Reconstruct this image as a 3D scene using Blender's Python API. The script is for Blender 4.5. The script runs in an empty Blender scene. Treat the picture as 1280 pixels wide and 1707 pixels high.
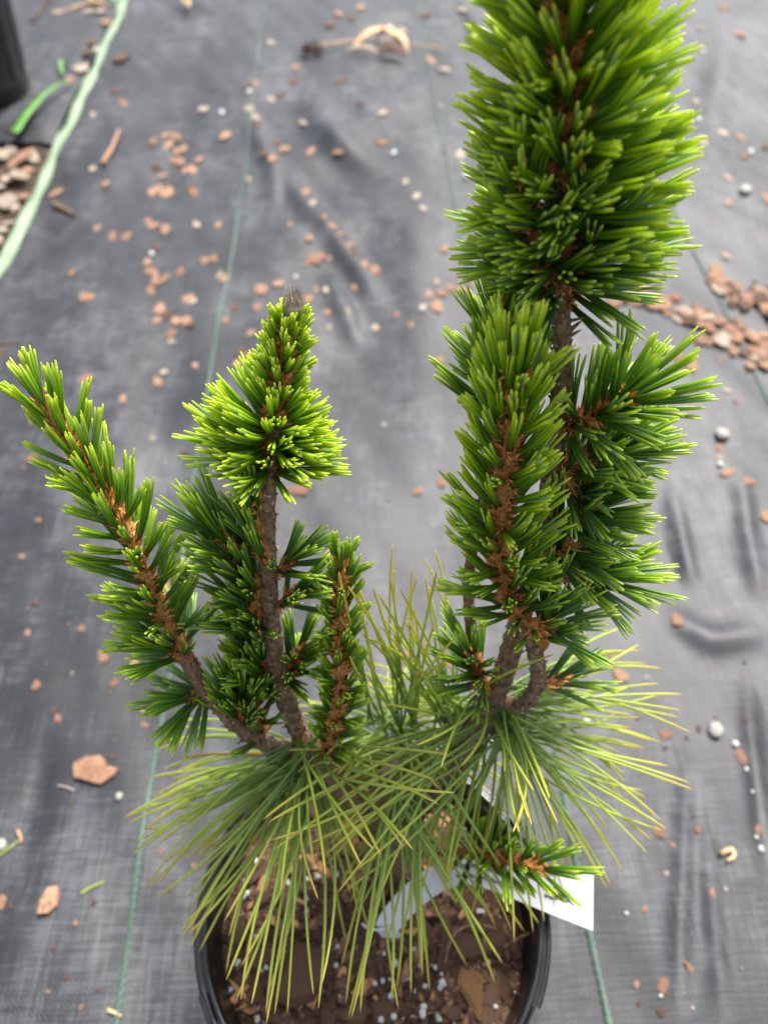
import bpy, math, random
import numpy as np
from mathutils import Vector, noise
from mathutils.bvhtree import BVHTree

S = bpy.context.scene
COL = S.collection
rnd = random.Random(11)
rng = np.random.default_rng(11)

# ------------------------------------------------------------------ camera
CAM_H, PITCH, FPX = 0.555, math.radians(51.0), 1289.0      # metres, down-tilt, focal length in photo pixels
cam_data = bpy.data.cameras.new('camera')
cam = bpy.data.objects.new('camera', cam_data)
COL.objects.link(cam)
cam.location = (0, 0, CAM_H)
cam.rotation_euler = (math.radians(90) - PITCH, 0, 0)
cam_data.sensor_fit = 'VERTICAL'
cam_data.sensor_height = 24.0
cam_data.lens = 24.0 * FPX / 1707.0
cam_data.clip_start, cam_data.clip_end = 0.01, 400
cam_data.dof.use_dof = True
cam_data.dof.focus_distance = 0.238
cam_data.dof.aperture_fstop = 6.6
S.camera = cam

# ------------------------------------------------------------------ light
SUN_EL, SUN_AZ = math.radians(56), math.radians(30)       # azimuth from +y, positive to +x
world = bpy.data.worlds.new('World')
S.world = world
world.use_nodes = True
wn = world.node_tree
wn.nodes.clear()
sky = wn.nodes.new('ShaderNodeTexSky')
sky.sky_type = 'NISHITA'
sky.sun_disc = False
sky.sun_elevation = SUN_EL
sky.sun_rotation = SUN_AZ
sky.air_density, sky.dust_density, sky.ozone_density = 1.0, 3.0, 1.0
hs = wn.nodes.new('ShaderNodeHueSaturation')
hs.inputs['Saturation'].default_value = 0.45
bg = wn.nodes.new('ShaderNodeBackground')
bg.inputs['Strength'].default_value = 0.064
wo = wn.nodes.new('ShaderNodeOutputWorld')
wn.links.new(sky.outputs[0], hs.inputs['Color'])
wn.links.new(hs.outputs[0], bg.inputs['Color'])
wn.links.new(bg.outputs[0], wo.inputs['Surface'])
sun_data = bpy.data.lights.new('sun', 'SUN')
sun_data.energy = 1.5
sun_data.angle = math.radians(10)
sun_data.color = (1.0, 0.96, 0.9)
sun = bpy.data.objects.new('sun', sun_data)
COL.objects.link(sun)
sun.location = (0, 2, 3)
sdir = Vector((math.sin(SUN_AZ) * math.cos(SUN_EL), math.cos(SUN_AZ) * math.cos(SUN_EL), math.sin(SUN_EL)))
sun.rotation_euler = sdir.to_track_quat('Z', 'Y').to_euler()
S.view_settings.view_transform = 'Standard'
S.view_settings.look = 'None'
S.view_settings.gamma = 1.0
S.view_settings.exposure = 2.28
S.view_settings.use_curve_mapping = False
S.render.engine = 'CYCLES'
S.cycles.max_bounces = 8
S.cycles.transparent_max_bounces = 8

# ------------------------------------------------------------------ measuring: photo pixel -> point in the place
FWD = np.array([0, math.cos(PITCH), -math.sin(PITCH)])
UPV = np.array([0, math.sin(PITCH), math.cos(PITCH)])
CAMP = np.array([0, 0, CAM_H])
def ray(px, py):
    return np.array([(px - 640) / FPX, 0, 0]) + UPV * (-(py - 853.5) / FPX) + FWD
def Py(px, py, y):
    d = ray(px, py); return CAMP + d * (y / d[1])
def Pz(px, py, z=0.0):
    d = ray(px, py); return CAMP + d * ((z - CAM_H) / d[2])
def proj(p):
    q = np.asarray(p) - CAMP
    w = q @ FWD
    return np.array([640 + FPX * q[0] / w, 853.5 - FPX * (q @ UPV) / w, w])
def unit(v):
    v = np.asarray(v, float); return v / (np.linalg.norm(v) + 1e-12)

# ------------------------------------------------------------------ node helpers
def new_mat(name):
    m = bpy.data.materials.new(name); m.use_nodes = True
    nt = m.node_tree; nt.nodes.clear()
    out = nt.nodes.new('ShaderNodeOutputMaterial')
    b = nt.nodes.new('ShaderNodeBsdfPrincipled')
    nt.links.new(b.outputs[0], out.inputs[0])
    return m, nt, b, out
def N(nt, t, **kw):
    n = nt.nodes.new(t)
    for k, v in kw.items():
        if k.startswith('i_'):
            n.inputs[k[2:].replace('_', ' ')].default_value = v
        else:
            setattr(n, k, v)
    return n
def math_n(nt, op, a, b=None, clamp=False):
    n = nt.nodes.new('ShaderNodeMath'); n.operation = op; n.use_clamp = clamp
    for i, x in enumerate((a, b)):
        if x is None: continue
        if isinstance(x, (int, float)): n.inputs[i].default_value = x
        else: nt.links.new(x, n.inputs[i])
    return n.outputs[0]
def ramp(nt, fac, stops, interp='LINEAR'):
    r = nt.nodes.new('ShaderNodeValToRGB'); r.color_ramp.interpolation = interp
    e = r.color_ramp.elements
    while len(e) < len(stops): e.new(0.5)
    for k, (p, c) in enumerate(stops):
        e[k].position = p
        e[k].color = tuple(c) + (1,) if len(c) == 3 else c
    nt.links.new(fac, r.inputs[0])
    return r.outputs[0]
def mixc(nt, fac, a, b, blend='MIX'):
    n = nt.nodes.new('ShaderNodeMix'); n.data_type = 'RGBA'; n.blend_type = blend
    for sock, x in ((n.inputs[0], fac), (n.inputs[6], a), (n.inputs[7], b)):
        if isinstance(x, (int, float)): sock.default_value = x
        elif isinstance(x, tuple): sock.default_value = x + (1,) if len(x) == 3 else x
        else: nt.links.new(x, sock)
    return n.outputs[2]
def noise_n(nt, vec, scale, detail=3, rough=0.5):
    n = nt.nodes.new('ShaderNodeTexNoise')
    n.inputs['Scale'].default_value = scale; n.inputs['Detail'].default_value = detail; n.inputs['Roughness'].default_value = rough
    if vec is not None: nt.links.new(vec, n.inputs['Vector'])
    return n.outputs[0]
def mapping(nt, vec, scale):
    n = nt.nodes.new('ShaderNodeMapping'); n.inputs['Scale'].default_value = scale
    nt.links.new(vec, n.inputs['Vector']); return n.outputs[0]
def bump(nt, b, height, strength, dist):
    n = nt.nodes.new('ShaderNodeBump'); n.inputs['Strength'].default_value = strength; n.inputs['Distance'].default_value = dist
    nt.links.new(height, n.inputs['Height']); nt.links.new(n.outputs[0], b.inputs['Normal'])
def attr(nt, name):
    n = nt.nodes.new('ShaderNodeAttribute'); n.attribute_name = name; return n.outputs['Fac']
def objcoord(nt):
    return nt.nodes.new('ShaderNodeTexCoord').outputs['Object']
def objrand(nt):
    return nt.nodes.new('ShaderNodeObjectInfo').outputs['Random']

# ------------------------------------------------------------------ materials
def needle_mat(name, stops_old, stops_young, stripe, transl):
    m, nt, b, out = new_mat(name)
    al, ti, inn = attr(nt, 'along'), attr(nt, 'tint'), attr(nt, 'inner')
    old = ramp(nt, al, stops_old); yng = ramp(nt, al, stops_young)
    c = mixc(nt, ti, old, yng)
    nz = noise_n(nt, objcoord(nt), 260, 3)
    c = mixc(nt, math_n(nt, 'MULTIPLY', nz, 0.45), c, mixc(nt, 1.0, c, (0.55, 0.62, 0.5), 'MULTIPLY'))
    if stripe:
        s = ramp(nt, inn, [(0.0, (0, 0, 0)), (0.55, (0, 0, 0)), (0.64, (1, 1, 1)), (0.84, (1, 1, 1)), (0.93, (0, 0, 0))])
        f = math_n(nt, 'MULTIPLY', math_n(nt, 'MULTIPLY', s, ramp(nt, al, [(0.1, (0, 0, 0)), (0.25, (1, 1, 1)), (0.85, (1, 1, 1)), (0.96, (0, 0, 0))])), 0.8)
        c = mixc(nt, f, c, (0.30, 0.44, 0.36))
    nt.links.new(c, b.inputs['Base Color'])
    b.inputs['Roughness'].default_value = 0.24
    b.inputs['Specular IOR Level'].default_value = 0.5
    tr = nt.nodes.new('ShaderNodeBsdfTranslucent')
    nt.links.new(mixc(nt, 1.0, c, (1.5, 1.5, 0.7), 'MULTIPLY'), tr.inputs['Color'])
    mx = nt.nodes.new('ShaderNodeMixShader'); mx.inputs[0].default_value = transl
    nt.links.new(b.outputs[0], mx.inputs[1]); nt.links.new(tr.outputs[0], mx.inputs[2])
    nt.links.new(mx.outputs[0], out.inputs[0])
    return m
M = {}
M['needle'] = needle_mat('short_needle_green',
    [(0.0, (0.12, 0.055, 0.012)), (0.10, (0.06, 0.095, 0.010)), (0.22, (0.028, 0.095, 0.011)), (0.55, (0.062, 0.185, 0.017)), (0.82, (0.18, 0.37, 0.022)), (0.93, (0.42, 0.60, 0.035)), (1.0, (0.50, 0.60, 0.12))],
    [(0.0, (0.20, 0.10, 0.012)), (0.10, (0.15, 0.19, 0.012)), (0.25, (0.095, 0.23, 0.010)), (0.55, (0.24, 0.44, 0.010)), (0.82, (0.50, 0.66, 0.016)), (0.93, (0.70, 0.82, 0.04)), (1.0, (0.66, 0.70, 0.12))],
    True, 0.34)
M['long'] = needle_mat('long_needle_green',
    [(0.0, (0.09, 0.17, 0.03)), (0.15, (0.18, 0.30, 0.055)), (0.55, (0.36, 0.46, 0.10)), (0.84, (0.52, 0.58, 0.12)), (0.93, (0.58, 0.54, 0.11)), (1.0, (0.66, 0.50, 0.17))],
    [(0.0, (0.16, 0.26, 0.05)), (0.15, (0.27, 0.40, 0.085)), (0.55, (0.48, 0.58, 0.14)), (0.80, (0.64, 0.66, 0.12)), (0.90, (0.68, 0.62, 0.11)), (1.0, (0.70, 0.56, 0.18))],
    False, 0.38)
M['dead'] = needle_mat('dead_needle_brown',
    [(0.0, (0.14, 0.06, 0.025)), (1.0, (0.30, 0.14, 0.06))], [(0.0, (0.20, 0.07, 0.02)), (1.0, (0.42, 0.20, 0.07))], False, 0.1)

def simple_noise_mat(name, c0, c1, scale, rough, bs=0.4, bd=0.001, stretch=None, spec=0.4, rand=0.0, mid=0.5, wid=0.2):
    m, nt, b, out = new_mat(name)
    co = objcoord(nt)
    if stretch: co = mapping(nt, co, stretch)
    n = noise_n(nt, co, scale, 5, 0.6)
    c = ramp(nt, n, [(max(0, mid - wid), c0), (min(1, mid + wid), c1)])
    if rand:
        r = objrand(nt)
        c = mixc(nt, math_n(nt, 'MULTIPLY', r, rand), c, mixc(nt, 1.0, c, (0.42, 0.34, 0.30), 'MULTIPLY'))
    nt.links.new(c, b.inputs['Base Color'])
    b.inputs['Roughness'].default_value = rough
    b.inputs['Specular IOR Level'].default_value = spec
    bump(nt, b, n, bs, bd)
    return m
M['bark'] = simple_noise_mat('grey_brown_bark', (0.055, 0.030, 0.016), (0.36, 0.225, 0.125), 460, 0.8, 1.0, 0.002)
M['tan_stem'] = simple_noise_mat('golden_fuzzy_stem', (0.20, 0.085, 0.016), (0.58, 0.32, 0.07), 700, 0.8, 0.9, 0.001)
M['rust_stem'] = simple_noise_mat('rusty_fuzzy_stem', (0.16, 0.058, 0.012), (0.58, 0.26, 0.06), 700, 0.8, 0.9, 0.001)
M['scale'] = simple_noise_mat('papery_bud_scale', (0.23, 0.080, 0.015), (0.84, 0.42, 0.12), 700, 0.6, 0.3, 0.0005)
M['bud'] = simple_noise_mat('grey_bud_fibre', (0.16, 0.12, 0.085), (0.52, 0.43, 0.34), 500, 0.7)
M['chip'] = simple_noise_mat('tan_bark_chip', (0.20, 0.098, 0.056), (0.50, 0.30, 0.19), 160, 0.75, 0.8, 0.001, rand=0.7)
M['dark_chip'] = simple_noise_mat('dark_bark_crumb', (0.05, 0.028, 0.02), (0.16, 0.085, 0.055), 120, 0.8, 0.6, 0.001, rand=0.5)
M['pale_chip'] = simple_noise_mat('bleached_chip', (0.26, 0.205, 0.15), (0.45, 0.38, 0.30), 120, 0.75, 0.5, 0.001, rand=0.5)
M['straw'] = simple_noise_mat('dry_straw', (0.38, 0.22, 0.10), (0.72, 0.50, 0.30), 150, 0.7, 0.4, 0.001)
M['perlite'] = simple_noise_mat('white_perlite', (0.46, 0.45, 0.42), (0.66, 0.65, 0.62), 300, 0.7, 0.4, 0.0006)
M['stone'] = simple_noise_mat('pale_stone', (0.20, 0.19, 0.16), (0.52, 0.50, 0.45), 260, 0.7, 0.6, 0.001)
M['pot_bark'] = simple_noise_mat('potting_bark', (0.07, 0.035, 0.019), (0.52, 0.30, 0.18), 1.0, 0.85, 1.0, 0.002, stretch=(420, 90, 420), rand=0.65, wid=0.14)
M['orange_bark'] = simple_noise_mat('orange_bark', (0.20, 0.09, 0.04), (0.70, 0.37, 0.15), 85, 0.75, 0.9, 0.002, stretch=(1.6, 0.5, 1))
M['soil'] = simple_noise_mat('potting_soil', (0.028, 0.016, 0.010), (0.20, 0.12, 0.078), 330, 0.9, 1.0, 0.003, spec=0.2)
M['earth'] = simple_noise_mat('bare_earth', (0.03, 0.022, 0.015), (0.12, 0.085, 0.06), 60, 0.95, 0.8, 0.01, spec=0.2)
M['tag'] = simple_noise_mat('white_plastic_tag', (0.60, 0.60, 0.62), (0.66, 0.66, 0.67), 60, 0.4, 0.05, 0.0003)
M['ink'] = simple_noise_mat('blue_black_ink', (0.02, 0.025, 0.06), (0.05, 0.06, 0.12), 200, 0.6)
M['green_leaf'] = simple_noise_mat('green_blade', (0.07, 0.22, 0.03), (0.18, 0.40, 0.08), 80, 0.5)
M['strip'] = None

def plastic(name, base, dust, rough):
    m, nt, b, out = new_mat(name)
    co = objcoord(nt)
    d = noise_n(nt, co, 45, 6, 0.65)
    f = ramp(nt, d, [(0.45, (0, 0, 0)), (0.8, (1, 1, 1))])
    nt.links.new(mixc(nt, math_n(nt, 'MULTIPLY', f, 0.5), base, dust), b.inputs['Base Color'])
    r = math_n(nt, 'ADD', math_n(nt, 'MULTIPLY', noise_n(nt, co, 160, 4), 0.22), rough - 0.1)
    nt.links.new(r, b.inputs['Roughness'])
    b.inputs['Specular IOR Level'].default_value = 0.55
    bump(nt, b, noise_n(nt, mapping(nt, co, (1, 1, 3)), 300, 3), 0.12, 0.0006)
    return m
M['rim'] = plastic('glossy_pot_rim', (0.008, 0.008, 0.009), (0.03, 0.03, 0.03), 0.20)
M['pot'] = plastic('black_pot_plastic', (0.005, 0.005, 0.0058), (0.022, 0.022, 0.022), 0.34)

def cloth_mat(name):
    m, nt, b, out = new_mat(name)
    uv = nt.nodes.new('ShaderNodeUVMap').outputs[0]
    sp = nt.nodes.new('ShaderNodeSeparateXYZ'); nt.links.new(uv, sp.inputs[0])
    u, v = sp.outputs[0], sp.outputs[1]
    k = 2 * math.pi / 0.0030
    wob = math_n(nt, 'MULTIPLY', noise_n(nt, uv, 40, 2), 8.0)
    su = math_n(nt, 'SINE', math_n(nt, 'ADD', math_n(nt, 'MULTIPLY', u, k), wob))
    sv = math_n(nt, 'SINE', math_n(nt, 'ADD', math_n(nt, 'MULTIPLY', v, k * 0.9), wob))
    weave = math_n(nt, 'ADD', math_n(nt, 'MULTIPLY', math_n(nt, 'MULTIPLY', su, sv), 0.5), 0.5)
    st1 = noise_n(nt, mapping(nt, uv, (34, 420, 1)), 1.0, 4, 0.6)      # cross threads
    st2 = noise_n(nt, mapping(nt, uv, (420, 26, 1)), 1.0, 4, 0.6)       # long threads
    st3 = noise_n(nt, mapping(nt, uv, (30, 3.5, 1)), 1.0, 5, 0.6)
    pat = noise_n(nt, uv, 5.0, 7, 0.66)
    blo = noise_n(nt, uv, 46.0, 4, 0.6)
    f = math_n(nt, 'ADD', math_n(nt, 'MULTIPLY', pat, 1.0), math_n(nt, 'MULTIPLY', st3, 0.55))
    f = math_n(nt, 'ADD', f, math_n(nt, 'MULTIPLY', blo, 0.45))
    f = math_n(nt, 'ADD', f, math_n(nt, 'MULTIPLY', math_n(nt, 'ADD', st1, st2), 0.54))
    f = math_n(nt, 'ADD', f, math_n(nt, 'MULTIPLY', weave, 0.08))
    c = ramp(nt, math_n(nt, 'MULTIPLY', f, 0.5), [(0.50, (0.003, 0.0034, 0.0042)), (0.63, (0.0060, 0.0067, 0.0086)), (0.79, (0.019, 0.0205, 0.0250)), (0.94, (0.085, 0.088, 0.094))])
    nt.links.new(c, b.inputs['Base Color'])
    r = math_n(nt, 'ADD', math_n(nt, 'MULTIPLY', pat, 0.34), 0.33)
    nt.links.new(r, b.inputs['Roughness'])
    b.inputs['Specular IOR Level'].default_value = 0.40
    hgt = math_n(nt, 'ADD', math_n(nt, 'MULTIPLY', weave, 0.35), math_n(nt, 'MULTIPLY', math_n(nt, 'ADD', st1, st2), 0.6))
    bump(nt, b, hgt, 0.5, 0.0008)
    return m
M['cloth'] = cloth_mat('woven_weed_cloth')

def fibre_mat(name, c0, c1, c2):
    m, nt, b, out = new_mat(name)
    uv = nt.nodes.new('ShaderNodeUVMap').outputs[0]
    n = noise_n(nt, mapping(nt, uv, (60, 9, 1)), 1.0, 5, 0.6)
    fine = noise_n(nt, mapping(nt, uv, (700, 300, 1)), 1.0, 3, 0.6)
    c = ramp(nt, math_n(nt, 'ADD', math_n(nt, 'MULTIPLY', n, 0.7), math_n(nt, 'MULTIPLY', fine, 0.3)), [(0.35, c0), (0.5, c1), (0.68, c2)])
    nt.links.new(c, b.inputs['Base Color']); b.inputs['Roughness'].default_value = 0.6
    bump(nt, b, fine, 0.5, 0.0008)
    return m
M['strip'] = fibre_mat('green_selvedge', (0.085, 0.14, 0.072), (0.175, 0.25, 0.145), (0.29, 0.36, 0.25))
M['thread'] = fibre_mat('green_marker_thread', (0.040, 0.08, 0.055), (0.08, 0.14, 0.10), (0.16, 0.235, 0.18))

# ------------------------------------------------------------------ mesh helpers
WPOS = {}
def link(o, origin, parent=None):
    COL.objects.link(o)
    w = np.asarray(origin, float)
    WPOS[o.name] = w
    if parent is not None:
        o.parent = parent
        o.location = Vector(w - WPOS[parent.name])
    else:
        o.location = Vector(w)
    return o
class MB:
    def __init__(s): s.v = []; s.f = []; s.mi = []; s.a = {'along': [], 'tint': [], 'inner': []}; s.n = 0
    def add(s, v, f, mi=0, along=0.0, tint=0.0, inner=0.0):
        v = np.asarray(v, float).reshape(-1, 3)
        s.v.append(v)
        for q in f: s.f.append(tuple(int(i) + s.n for i in q)); s.mi.append(mi)
        for k, x in (('along', along), ('tint', tint), ('inner', inner)):
            s.a[k].append(np.broadcast_to(np.asarray(x, float), (len(v),)).copy())
        s.n += len(v)
    def merge(s, o):
        for vv in o.v: s.v.append(vv)
        s.f += [tuple(i + s.n for i in q) for q in o.f]; s.mi += o.mi
        for k in s.a: s.a[k] += o.a[k]
        s.n += o.n
    def build(s, name, mats, origin=(0, 0, 0), parent=None, smooth=True, attrs=False):
        V = np.concatenate(s.v) - np.asarray(origin, float)
        me = bpy.data.meshes.new(name)
        me.from_pydata(V.tolist(), [], s.f)
        if not isinstance(mats, (list, tuple)): mats = [mats]
        for m in mats: me.materials.append(m)
        if len(mats) > 1: me.polygons.foreach_set('material_index', s.mi)
        if smooth: me.polygons.foreach_set('use_smooth', [True] * len(me.polygons))
        if attrs:
            for k in s.a:
                a = me.attributes.new(k, 'FLOAT', 'POINT'); a.data.foreach_set('value', np.concatenate(s.a[k]))
        me.update()
        return link(bpy.data.objects.new(name, me), origin, parent)
def empty(name, loc, parent=None):
    o = bpy.data.objects.new(name, None); o.empty_display_size = 0.02
    return link(o, loc, parent)
def tag(o, label=None, cat=None, group=None, kind=None):
    for k, x in (('label', label), ('category', cat), ('group', group), ('kind', kind)):
        if x: o[k] = x
    return o
def frames(pts):
    pts = np.asarray(pts, float)
    T = np.gradient(pts, axis=0); T /= np.linalg.norm(T, axis=1)[:, None] + 1e-12
    a = np.array([0.31, 0.95, 0.05]) if abs(T[0][1]) < 0.9 else np.array([1.0, 0, 0])
    U = []; u = unit(np.cross(T[0], a))
    for t in T:
        u = unit(u - t * (u @ t)); U.append(u)
    U = np.array(U); W = np.cross(T, U)
    return T, U, W
def tube(mb, pts, radii, n=8, mi=0, rough=0.0, seed=0, **at):
    pts = np.asarray(pts, float); T, U, W = frames(pts)
    r = np.broadcast_to(np.asarray(radii, float), (len(pts),))
    R = np.random.default_rng(seed + 5)
    ring = []
    for i in range(len(pts)):
        for k in range(n):
            a = 2 * math.pi * k / n
            rr = r[i] * (1 + rough * R.normal())
            ring.append(pts[i] + (U[i] * math.cos(a) + W[i] * math.sin(a)) * rr)
    f = [(i * n + k, i * n + (k + 1) % n, (i + 1) * n + (k + 1) % n, (i + 1) * n + k) for i in range(len(pts) - 1) for k in range(n)]
    f.append(tuple(range(n - 1, -1, -1))); f.append(tuple((len(pts) - 1) * n + k for k in range(n)))
    mb.add(ring, f, mi, **at)
def catmull(ctrl, m):
    c = np.asarray(ctrl, float)
    if len(c) == 2: return c[0] + (c[1] - c[0]) * np.linspace(0, 1, m)[:, None]
    c = np.vstack([2 * c[0] - c[1], c, 2 * c[-1] - c[-2]])
    out = []
    for t in np.linspace(0, len(c) - 3 - 1e-6, m):
        i = int(t); s = t - i
        p0, p1, p2, p3 = c[i:i + 4]
        out.append(0.5 * (2 * p1 + (p2 - p0) * s + (2 * p0 - 5 * p1 + 4 * p2 - p3) * s * s + (3 * p1 - p0 - 3 * p2 + p3) * s ** 3))
    return np.array(out)
def resample(pts, m):
    d = np.r_[0, np.cumsum(np.linalg.norm(np.diff(pts, axis=0), axis=1))]
    t = np.linspace(0, d[-1], m)
    return np.stack([np.interp(t, d, pts[:, k]) for k in range(3)], 1), d[-1]

# ------------------------------------------------------------------ the ground: woven cloth in its own thread frame
tv = ray(558, -738); THAT = unit([tv[0], tv[1], 0]); NHAT = np.array([THAT[1], -THAT[0], 0])
def uvof(p): return np.array([np.dot(p, NHAT), np.dot(p, THAT)])
def xyof(u, v): return NHAT * u + THAT * v
U_A = np.mean([uvof(Pz(x, y))[0] for x, y in ((172, 1700), (255, 1200), (365, 590), (405, 330))])
U_B = np.mean([uvof(Pz(x, y))[0] for x, y in ((1012, 1700), (935, 1260), (762, 370), (700, 40))])
U_C = np.mean([uvof(Pz(x, y))[0] for x, y in ((1165, 460), (1215, 540), (1275, 640))])
U_D = np.mean([uvof(Pz(x, y))[0] for x, y in ((212, 0), (130, 165), (60, 310), (8, 420))])
CREASE = [  # photo-measured folds: points, height, half width
    ([(1148, 1270), (1146, 1380), (1138, 1560), (1136, 1700)], -0.0085, 0.0042),
    ([(1183, 1330), (1190, 1450), (1200, 1580), (1212, 1700)], -0.0075, 0.0038),
    ([(1248, 1120), (1262, 1230), (1275, 1330), (1290, 1450)], -0.0085, 0.0055),
    ([(1120, 800), (1138, 890), (1160, 980)], 0.0090, 0.0065),
    ([(1232, 780), (1248, 900), (1270, 1000)], 0.0080, 0.0075),
    ([(515, 150), (540, 215), (590, 260), (640, 300)], 0.0170, 0.0240),
    ([(468, 265), (500, 320), (545, 370), (600, 440), (640, 520)], 0.0120, 0.0150),
    ([(545, 440), (572, 500), (596, 565)], 0.0100, 0.0110),
    ([(770, 0), (800, 60), (830, 110)], 0.0150, 0.0120),
    ([(420, 190), (450, 270), (460, 330)], 0.0110, 0.0140),
    ([(190, 640), (205, 760), (200, 860)], 0.0110, 0.0260),
    ([(330, 420), (345, 600), (340, 800)], 0.0050, 0.0250),
    ([(90, 1200), (60, 1330), (30, 1420)], -0.0040, 0.0100),
    ([(660, 300), (690, 420), (700, 560), (690, 760)], 0.0060, 0.0300),
    ([(1215, 60), (1190, 160), (1180, 300)], 0.0110, 0.0260),
    ([(1100, 1010), (1190, 1060), (1280, 1050)], 0.0080, 0.0120)]
CSEG = []
for pts, h, w in CREASE:
    q = [uvof(Pz(*p)) for p in pts]
    q = np.array(q)
    CSEG.append((q, h, w))
R2_ = np.random.default_rng(5)
WAVES = [(R2_.uniform(-1, 1) * k, R2_.uniform(-0.45, 0.45) * k, R2_.uniform(0, 6.28), a)
         for k, a in ((9, .004), (13, .0035), (22, .0022), (30, .0018), (38, .0015), (55, .0010), (70, .0008), (95, .0006), (130, .00045), (160, .0003))]
def height(u, v):
    u = np.asarray(u, float); v = np.asarray(v, float)
    z = np.zeros_like(u)
    for a, b, ph, am in WAVES: z = z + 1.0 * am * np.sin(a * u + b * v + ph)
    for q, h, w in CSEG:
        d = np.full(u.shape, 9.0); amp = np.zeros_like(u); nseg = len(q) - 1
        for i in range(len(q) - 1):
            e = q[i + 1] - q[i]; L2 = e @ e
            t = np.clip(((u - q[i][0]) * e[0] + (v - q[i][1]) * e[1]) / L2, 0, 1)
            di = np.hypot(u - q[i][0] - t * e[0], v - q[i][1] - t * e[1])
            amp = np.where(di < d, np.sin(np.pi * np.clip((i + t) / nseg, 0.02, 0.98)) ** 0.7, amp)
            d = np.minimum(d, di)
        z = z + h * amp * np.exp(-(d / w) ** 2) * (0.75 if h > 0 else 0.62)
    # flatten where the pot stands
    pc = uvof(np.array([-0.005, 0.08, 0])); dd = np.hypot(u - pc[0], v - pc[1])
    k = np.clip((dd - 0.07) / 0.06, 0, 1)
    return z * k - 0.002
def gz(p):
    a = uvof(p); return float(height(np.array([a[0]]), np.array([a[1]]))[0])
def grid(name, us, vs, zf, mat, kind='structure'):
    UU, VV = np.meshgrid(us, vs, indexing='ij')
    Z = zf(UU, VV)
    P = UU[..., None] * NHAT + VV[..., None] * THAT; P[..., 2] = Z
    nu, nv = len(us), len(vs)
    idx = np.arange(nu * nv).reshape(nu, nv)
    F = np.stack([idx[:-1, :-1], idx[1:, :-1], idx[1:, 1:], idx[:-1, 1:]], -1).reshape(-1, 4)
    me = bpy.data.meshes.new(name)
    me.vertices.add(nu * nv); me.vertices.foreach_set('co', P.reshape(-1).astype(np.float32))
    me.loops.add(F.size); me.loops.foreach_set('vertex_index', F.reshape(-1).astype(np.int32))
    me.polygons.add(len(F)); me.polygons.foreach_set('loop_start', (np.arange(len(F)) * 4).astype(np.int32))
    me.polygons.foreach_set('use_smooth', np.ones(len(F), bool))
    me.update(calc_edges=True)
    uvl = me.uv_layers.new(name='UVMap')
    uvv = np.stack([UU, VV], -1).reshape(-1, 2)[F.reshape(-1)]
    uvl.data.foreach_set('uv', uvv.reshape(-1).astype(np.float32))
    me.materials.append(mat)
    o = link(bpy.data.objects.new(name, me), (0, 0, 0))
    if kind: o['kind'] = kind
    return o
vs = np.r_[np.linspace(-3, -0.25, 20), np.arange(-0.24, 2.4, 0.0056), np.linspace(2.45, 9, 60)]
us = np.r_[U_D + np.arange(0, 1.75, 0.0050), np.linspace(U_D + 1.8, 6, 40)]
ground = grid('ground_cloth', us, vs, height, M['cloth'])
def sheet2(u, v):
    z = 0.004 + 0.5 * height(u * 1.3 + 3, v)
    z = z - 0.006 * np.clip((u - (U_D - 0.03)) / 0.03, 0, 1)
    e = np.clip((v - V2) / 0.05, 0, 1)
    return z - 0.010 * (1 - e) ** 2
V2 = uvof(Pz(20, 232))[1]
old_cloth = grid('old_ground_cloth', np.r_[np.linspace(-6, U_D - 0.62, 20), np.arange(U_D - 0.6, U_D - 0.006, 0.008)], np.r_[V2 + np.arange(0, 1.2, 0.010), np.linspace(V2 + 1.25, 9, 30)], sheet2, M['cloth'])
earth = grid('ground_soil', np.linspace(-45, 45, 46), np.linspace(-45, 45, 46), lambda u, v: np.full_like(u, -0.035), M['earth'])
earth_near = grid('soil_bed', U_D - 0.55 + np.arange(0, 0.58, 0.008), np.arange(0.3, V2 + 0.06, 0.008), lambda u, v: -0.014 + 0.004 * np.sin(u * 90 + 1) * np.sin(v * 80) + 0.003 * np.sin(u * 170) * np.sin(v * 210), M['earth'])

# green marker threads (twisted two-ply) and the selvedge strip, woven into the cloth
def uv_layer(o, fn):
    me = o.data; l = me.uv_layers.new(name='UVMap')
    for lo in me.loops:
        l.data[lo.index].uv = fn(me.vertices[lo.vertex_index].co)
def thread(u0, v0, v1, wob):
    mb = MB()
    step = 0.0022
    vv = np.arange(v0, v1, step)
    uu = u0 + 0.0020 * np.sin(vv * 7 + wob) + 0.0012 * np.sin(vv * 23 + wob)
    h = height(uu, vv)
    for ph in (0, math.pi):
        a = vv * 2 * math.pi / 0.0105 + ph
        P = np.array([xyof(uu[i] + 0.00115 * math.sin(a[i]), vv[i]) for i in range(len(vv))])
        P[:, 2] = h + 0.0011 + 0.0006 * np.cos(a)
        tube(mb, P, 0.00092, 5)
    o = mb.build('green_thread', M['thread'], (0, 0, 0), ground)
    uv_layer(o, lambda c: (c[0], c[1]))
    return o
thread(U_A, -0.2, 2.3, 0.3); thread(U_B, -0.2, 2.3, 1.7); thread(U_C, -0.2, 2.3, 3.1)
mb = MB()
sv_ = np.arange(-0.2, 2.4, 0.006); SW = 0.0074
prof = np.array([(-1, 0.0035), (-0.5, 0.0060), (0.1, 0.0056), (0.7, 0.0042), (1, 0.0006)])
P = []
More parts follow.
